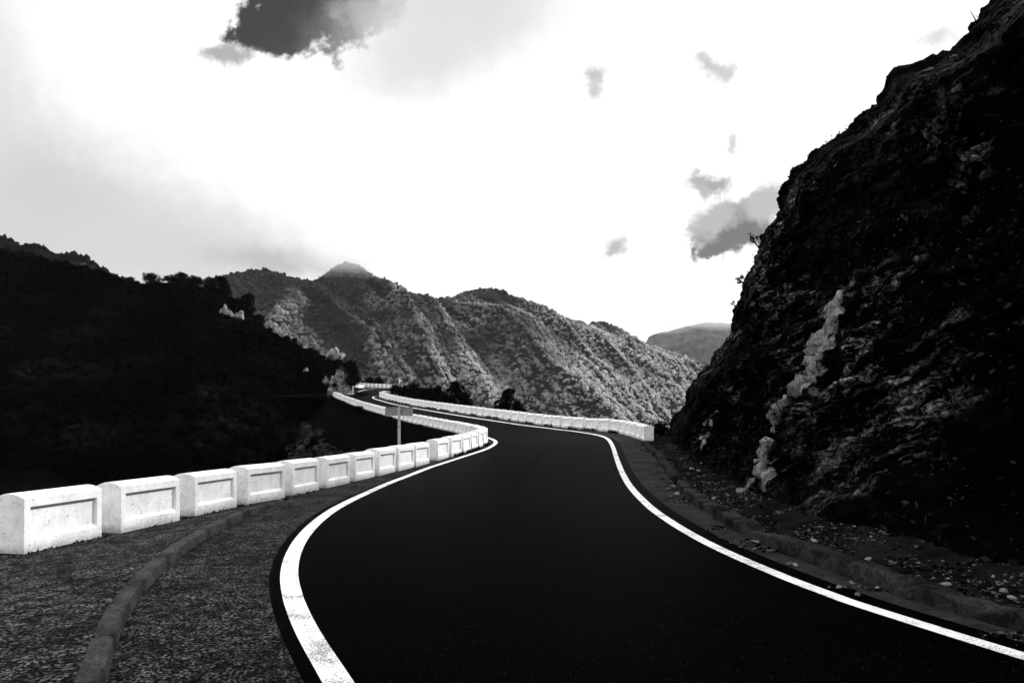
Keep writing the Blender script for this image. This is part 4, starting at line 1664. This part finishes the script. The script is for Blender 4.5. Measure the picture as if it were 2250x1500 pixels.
# weeds at the foot of the guard blocks
bv, bf = [], []
def weeds(fx, y0, y1, off, zf, n, h0, seed):
    r = np.random.default_rng(seed)
    y = r.uniform(y0, y1, n)
    keep = fbm(y * .9, 0 * y, 0 * y + seed, 3, seed) > .02
    for q in y[keep]:
        x0 = float(fx(q)) + off + r.normal() * .04
        z0 = float(zf(q))
        h = h0 * r.uniform(.3, 1.2)
        a = r.uniform(0, 6.28)
        w = .018
        k = len(bv)
        bv.extend([(x0 - w * math.cos(a), q - w * math.sin(a), z0), (x0 + w * math.cos(a), q + w * math.sin(a), z0), (x0 + r.normal() * .05, q + r.normal() * .05, z0 + h)])
        bf.append([k, k + 1, k + 2])


weeds(wall_r, 38, 95, -.10, zr_, 5200, .20, 3)
weeds(wall_l, 26, 33, .08, zl_, 700, .14, 5)
weeds(wall_l, 8, 24, .05, zl_, 500, .06, 6)
tag(mesh_np('weeds', bv, bf, M_LEAF), kind='stuff')
# pale-leaved plants peeping over the near blocks
for i, (px, py, dd, lab) in enumerate([(770, 1004, 22, 'tall leafy weed behind the sixth guard block'), (795, 998, 23, 'leafy weed behind the seventh guard block'), (740, 1010, 21, 'leafy weed behind the gap after the fifth guard block')]):
    x, y, z = at(px, py, dd)
    o = empty('weed_plant', (x, y, z - .9))
    V, F = leaf_mesh('foliage', [(r0 * .3, 0, .85 + .12 * math.sin(r0 * 5), .13) for r0 in (-1, -.5, 0, .5, 1)], 150, .028, M_LEAF_CLIFF, 40 + i)
    mesh_np('foliage', V, F, veg('weed_leaf', .01, .10, 8.0) if i == 0 else bpy.data.materials['weed_leaf'], parent=o)
    bm = bmesh.new()
    for r0 in (-.3, -.15, 0, .15, .3):
        add_tube(bm, (r0 * .4, 0, -.5), (r0, 0, .9), .008, .004, 5)
    bm_obj('stem', bm, M_TWIG, o)
    tag(o, lab, 'weed')

# ------------------------------------------------------------------ mountains
MS = np.array([(150, 640), (300, 628), (380, 615), (450, 607), (500, 598), (545, 588), (590, 588), (630, 601), (680, 613), (700, 606), (720, 592), (742, 577), (765, 572), (788, 577), (815, 598), (850, 619), (900, 639), (950, 651), (975, 650), (1000, 647), (1025, 634), (1045, 630), (1062, 628), (1095, 632), (1108, 645), (1125, 645), (1150, 661), (1180, 688), (1210, 690), (1230, 690), (1260, 701), (1284, 714), (1300, 704), (1325, 702), (1345, 712), (1362, 731), (1400, 746), (1440, 765), (1490, 790), (1530, 815), (1600, 850), (1750, 900)])
mp = np.arange(150, 1700, 1.6)
msil = np.interp(mp, MS[:, 0], MS[:, 1])
md = np.interp(mp, [150, 450, 765, 1060, 1530, 1750], [900, 950, 1020, 1080, 1400, 1500])
RX_ = (mp - 1125) / 1500 * md
RZ_ = (915 - msil) / 1500 * md + EYE - 3.5
sgrid = np.concatenate([[-.12, -.05], np.linspace(0, 1, 230)])
MSs, MPp = np.meshgrid(sgrid, np.arange(len(mp)), indexing='xy')
s_ = MSs
LN = 520.0
# slope drops toward the viewer and to the right
sp_ = np.clip(s_, 0, 1)
X_ = RX_[:, None] + .62 * LN * sp_ - np.clip(-s_, 0, 1) * 60
Y_ = md[:, None] - .52 * LN * (sp_ ** .9) + np.clip(-s_, 0, 1) * 400
Z_ = RZ_[:, None] - .86 * LN * sp_ * (1 + .15 * np.sin(sp_ * PI)) - np.clip(-s_, 0, 1) * 350
al = RX_[:, None] + 0 * s_
warp = 120 * fbm(al * .005, s_ * 1.8, 0 * s_, 3, 5)
rd = fbm((al + warp) * .0105, s_ * 1.7 + 3, 0 * s_ + .3, 3, 15, .5, True)
rd2 = fbm((al + warp) * .03, s_ * 2.4, 0 * s_ + 1.3, 3, 25, .5, True)
fade = sstep(0, .13, sp_)
fade2 = sstep(0, .04, sp_)
disp = fade * (62 * rd) + fade2 * 16 * rd2 + 2.0 * fbm(al * .06, s_ * 20, 0 * s_, 3, 35)
X_ = X_ + disp * .30
Y_ = Y_ - disp * .70
Z_ = Z_ + disp * .38
MP = np.stack([X_, Y_, Z_], -1)
tag(grid('mountain', MP, M_MOUNT, True, flip=True), kind='structure')
nn = 62000
im = rng.integers(0, len(mp), nn)
js = rng.integers(2, int(232 * .86), nn)
pos = MP[im, js] + rng.normal(size=(nn, 3)) * np.array([1.2, 1.2, .3])
s = 1.5 + 2.9 * rng.random(nn) ** 2.0
s = np.where(js < 6, s * .7, s)
scl = np.stack([s * 1.1, s * 1.1, s * rng.uniform(.75, 1.1, nn)], -1)
pos[:, 2] -= s * .05
tone = (rd * fade)[im, js] * 1.0 + rd2[im, js] * .3 + .10 * rng.normal(size=nn)  # lit ridges and shaded gullies put into the crown tone, plus random scatter
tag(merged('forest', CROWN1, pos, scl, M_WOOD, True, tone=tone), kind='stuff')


def far_ridge(name, sil, dist, mat, drop, seed, rough, toward=.5):
    sil = np.array(sil, float)
    p = np.arange(sil[0, 0], sil[-1, 0], 2.5)
    y = np.interp(p, sil[:, 0], sil[:, 1])
    s = np.linspace(-.1, 1, 110)[None, :]
    c = np.clip(s, 0, 1)
    X = ((p - 1125) / 1500 * dist)[:, None] + .15 * drop * c
    Y = dist - toward * drop * c + np.clip(-s, 0, 1) * drop * 2
    Y = Y + 0 * X
    Z = ((915 - y) / 1500 * dist + EYE)[:, None] - drop * c - np.clip(-s, 0, 1) * drop
    n_ = fbm(X * rough, c * 3 + 0 * X, 0 * X + seed, 4, seed, .55, True) * drop * .07 * sstep(0, .15, c)
    n2 = fbm(X * rough * 14, c * 60 + 0 * X, 0 * X + seed, 3, seed + 2) * drop * .008
    return tag(grid(name, np.stack([X, Y - n_, Z + n_ * .5 + n2], -1), mat, True, flip=True), kind='structure')


far_ridge('mountain', [(1380, 770), (1420, 752), (1426, 738), (1440, 732), (1480, 725), (1510, 716), (1535, 711), (1570, 708), (1600, 711), (1650, 705), (1800, 700), (2100, 690)], 4200, M_FARM, 900, 7, .002)
far_ridge('hill', [(-700, 470), (-300, 500), (-60, 512), (0, 521), (20, 524), (45, 539), (85, 537), (105, 548), (130, 560), (150, 556), (180, 560), (205, 573), (215, 585), (240, 597), (275, 614), (320, 640), (420, 690)], 360, M_SCRUB_BACK, 120, 17, .02)
# scrub on the back hill crest
n = 2500
pp = rng.uniform(-100, 300, n)
HB = np.array([(-300, 500), (-60, 512), (0, 521), (20, 524), (45, 539), (85, 537), (105, 548), (130, 560), (150, 556), (180, 560), (205, 573), (215, 585), (240, 597), (275, 614), (320, 640)])
yb = np.interp(pp, HB[:, 0], HB[:, 1])
dn = rng.random(n) ** 1.2 * 30
pos = np.stack([(pp - 1125) / 1500 * 360 + .15 * dn, 360 - .5 * dn, (915 - yb) / 1500 * 360 + EYE - dn - .6], -1)
s = .7 + 1.1 * rng.random(n)
tag(merged('back_hill_scrub', CROWN1, pos, np.stack([s, s, s], -1), M_SCRUB_BACK), kind='stuff')
outcrop('rock_outcrop', 180, 603, 352, 11, 6.5, 5, 'pale rock band below the crest of the back hill', 31, taper=.5, mat=material('back_hill_rock', _palerock(.01, .11)))

# ------------------------------------------------------------------ signs
def rounded_plate(w, h, t, r):
    bm = bmesh.new()
    pts = []
    for cx_, cz_, a0 in ((w / 2 - r, h / 2 - r, 0), (-w / 2 + r, h / 2 - r, 90), (-w / 2 + r, -h / 2 + r, 180), (w / 2 - r, -h / 2 + r, 270)):
        for k in range(5):
            a = math.radians(a0 + 22.5 * k)
            pts.append((cx_ + r * math.cos(a), cz_ + r * math.sin(a)))
    f0 = [bm.verts.new((x, -t / 2, z)) for x, z in pts]
    f1 = [bm.verts.new((x, t / 2, z)) for x, z in pts]
    bm.faces.new(f0)
    bm.faces.new(f1[::-1])
    n_ = len(pts)
    for k in range(n_):
        bm.faces.new((f0[k], f0[(k + 1) % n_], f1[(k + 1) % n_], f1[k]))
    bmesh.ops.recalc_face_normals(bm, faces=bm.faces)
    return bm


SY = 22.6
sx_, _, sz_ = at(877.5, 903.5, SY)
sg = empty('road_sign', (sx_, SY, sz_))
bm = bmesh.new()
add_box(bm, (0, -.055, -1.15), (.085, .05, 2.6))
bm_obj('post', bm, M_GALV, sg)
for s in (-1, 1):
    bm = rounded_plate(.41, .285, .012, .045)
    # folded rim of the plate's back
    add_box(bm, (0, -.014, .137), (.34, .02, .008))
    add_box(bm, (0, -.014, -.137), (.34, .02, .008))
    p = bm_obj('sign_plate', bm, M_SIGNBACK, sg)
    p.location = (s * .253 - .012, 0, .0)
for dz_ in (.09, -.09):
    bm = bmesh.new()
    add_box(bm, (0, -.02, dz_), (.16, .022, .03))
    add_box(bm, (-.05, -.05, dz_), (.012, .07, .03))
    add_box(bm, (.05, -.05, dz_), (.012, .07, .03))
    bm_obj('bracket', bm, M_GALV, sg)
bm = bmesh.new()
for dz_ in (-.30, -.52):
    add_box(bm, (0, -.082, dz_), (.088, .006, .012))
bm_obj('clamp_band', bm, M_TWIG, sg)
tag(sg, 'grey road sign seen from behind on a steel post, beyond the guard blocks', 'road sign')

fs = empty('marker_sign', at(877, 846, 111))
bm = bmesh.new()
add_box(bm, (0, 0, .45), (.09, .09, 1.2))
bm_obj('post', bm, M_SIGNWHITE, fs)
bm = bmesh.new()
f0 = [(-.05, .58), (.30, .58), (.48, .70), (.30, .82), (-.05, .82)]
a_ = [bm.verts.new((x, -.07, z)) for x, z in f0]
b_ = [bm.verts.new((x, -.05, z)) for x, z in f0]
bm.faces.new(a_)
bm.faces.new(b_[::-1])
for k in range(5):
    bm.faces.new((a_[k], b_[k], b_[(k + 1) % 5], a_[(k + 1) % 5]))
bmesh.ops.recalc_face_normals(bm, faces=bm.faces)
bm_obj('sign_board', bm, M_SIGNWHITE, fs)
tag(fs, 'tiny white signpost with an arrow board on the far mound', 'sign')

# ------------------------------------------------------------------ parked car
cx_, cy_ = -31.6, 139.0
car = empty('parked_car', (cx_, cy_, float(zroad(-30, cy_)) + .02), math.radians(-12))
# body: cross sections along y (rear at -y, toward the viewer)
def loft(sections, mat, name, parent):
    bm = bmesh.new()
    rings = []
    for sec in sections:
        rings.append([bm.verts.new(p) for p in sec])
    for a, b in zip(rings[:-1], rings[1:]):
        m_ = len(a)
        for k in range(m_):
            bm.faces.new((a[k], a[(k + 1) % m_], b[(k + 1) % m_], b[k]))
    bm.faces.new(rings[0][::-1])
    bm.faces.new(rings[-1])
    bmesh.ops.recalc_face_normals(bm, faces=bm.faces)
    ed = [e for e in bm.edges if e.calc_face_angle(0) > .7]
    bmesh.ops.bevel(bm, geom=ed, offset=.05, segments=2, profile=.6, affect='EDGES')
    return bm_obj(name, bm, mat, parent, True)


def sec(y, w, z0, z1, tw):
    return [(-w, y, z0 + .08), (-w + .08, y, z0), (w - .08, y, z0), (w, y, z0 + .08), (w, y, (z0 + z1) / 2), (tw, y, z1), (-tw, y, z1), (-w, y, (z0 + z1) / 2)]


loft([sec(-2.1, .74, .36, .88, .66), sec(-2.0, .84, .26, .96, .74), sec(-1.2, .87, .22, .98, .78), sec(.4, .87, .22, .96, .78), sec(1.5, .85, .24, .86, .74), sec(2.0, .74, .32, .72, .62)], M_CARPAINT, 'body', car)
cab = loft([sec(-1.45, .74, .92, 1.0, .70), sec(-.95, .74, .92, 1.40, .58), sec(.25, .74, .92, 1.42, .58), sec(1.0, .74, .90, .98, .68)], M_GLASS, 'window_glass', car)
bm = bmesh.new()
add_box(bm, (0, -.35, 1.425), (1.1, 1.25, .05))
for s in (-1, 1):
    for (y0, y1, z1) in ((-.95, -1.42, 1.4), (.25, .95, 1.4)):
        add_tube(bm, (s * .60, y0, 1.42), (s * .74, y1, .97), .035, .04, 6)
    add_tube(bm, (s * .60, -.3, 1.42), (s * .77, -.3, .96), .03, .035, 6)
bm_obj('roof', bm, M_CARPAINT, car)
for s in (-1, 1):
    for y in (-1.3, 1.3):
        bm = bmesh.new()
        add_tube(bm, (s * .70, y, .31), (s * .89, y, .31), .31, .31, 22)
        wobj = bm_obj('wheel', bm, M_TYRE, car)
        bm = bmesh.new()
        add_tube(bm, (s * .88, y, .31), (s * .90, y, .31), .2, .19, 18)
        bm_obj('rim', bm, M_RIM, wobj)
    bm = bmesh.new()
    add_box(bm, (s * .62, -2.08, .76), (.26, .06, .14))
    bm_obj('tail_light', bm, M_LAMP, car)
bm = bmesh.new()
add_box(bm, (0, -2.12, .47), (1.5, .1, .17))
bm_obj('bumper', bm, M_CARPAINT, car)
bm = bmesh.new()
add_box(bm, (0, -2.13, .70), (.5, .02, .11))
bm_obj('number_plate', bm, flat('plate_white', .7), car)
for s in (-1, 1):
    bm = bmesh.new()
    add_box(bm, (s * .92, .62, .98), (.16, .1, .12))
    bm_obj('wing_mirror', bm, M_CARPAINT, car)
tag(car, 'small white car parked in the lay-by past the rock face, seen from behind', 'car')

# pale block-end stone at the foot of the rock face
o = bpy.data.objects.new('marker_stone', stone_meshes[2])
COL.objects.link(o)
o.location = at(757, 866, 110.3)
o.scale = (.55, .4, .4)
tag(o, 'small pale stone at the foot of the roadside rock face where the edge line starts', 'stone')

# ------------------------------------------------------------------ cloud mist on the peak, and the air between
def mist(name, px, py, dist, rx, ry, rz_, dens):
    v, f = ICO4
    o = mesh_np(name, v * np.array([rx, ry, rz_]), f, None, True)
    o.location = at(px, py, dist)
    m_ = bpy.data.materials.new('mist')
    m_.use_nodes = True
    nt = m_.node_tree
    nt.nodes.clear()
    pv = nt.nodes.new('ShaderNodeVolumePrincipled')
    pv.inputs['Color'].default_value = (1, 1, 1, 1)
    pv.inputs['Density'].default_value = dens
    pv.inputs['Anisotropy'].default_value = 0.0
    out = nt.nodes.new('ShaderNodeOutputMaterial')
    nt.links.new(pv.outputs[0], out.inputs['Volume'])
    o.data.materials.append(m_)
    return tag(o, kind='stuff')


mist('mist', 785, 560, 990, 110, 60, 36, .0030)
mist('mist', 778, 566, 990, 60, 40, 22, .005)
mist('mist', 740, 566, 1000, 50, 30, 18, .004)
for q_ in range(3):
    mist('mist', 1575 + 20 * q_, 702 - 4 * q_, 3900, 300 + 60 * q_, 200, 34 + 26 * q_, .0007)
    mist('mist', 1465, 722 - 3 * q_, 3900, 110 + 30 * q_, 150, 22 + 14 * q_, .0007)
hm = bpy.data.materials.new('haze')
hm.use_nodes = True
nt = hm.node_tree
nt.nodes.clear()
pv = nt.nodes.new('ShaderNodeVolumePrincipled')
pv.inputs['Color'].default_value = (.75, .75, .75, 1)
pv.inputs['Density'].default_value = 2.6e-5
out = nt.nodes.new('ShaderNodeOutputMaterial')
nt.links.new(pv.outputs[0], out.inputs['Volume'])
bm = bmesh.new()
add_box(bm, (0, 4800, 290), (19000, 15600, 1040))
hz = bm_obj('haze', bm, hm)
tag(hz, kind='stuff')
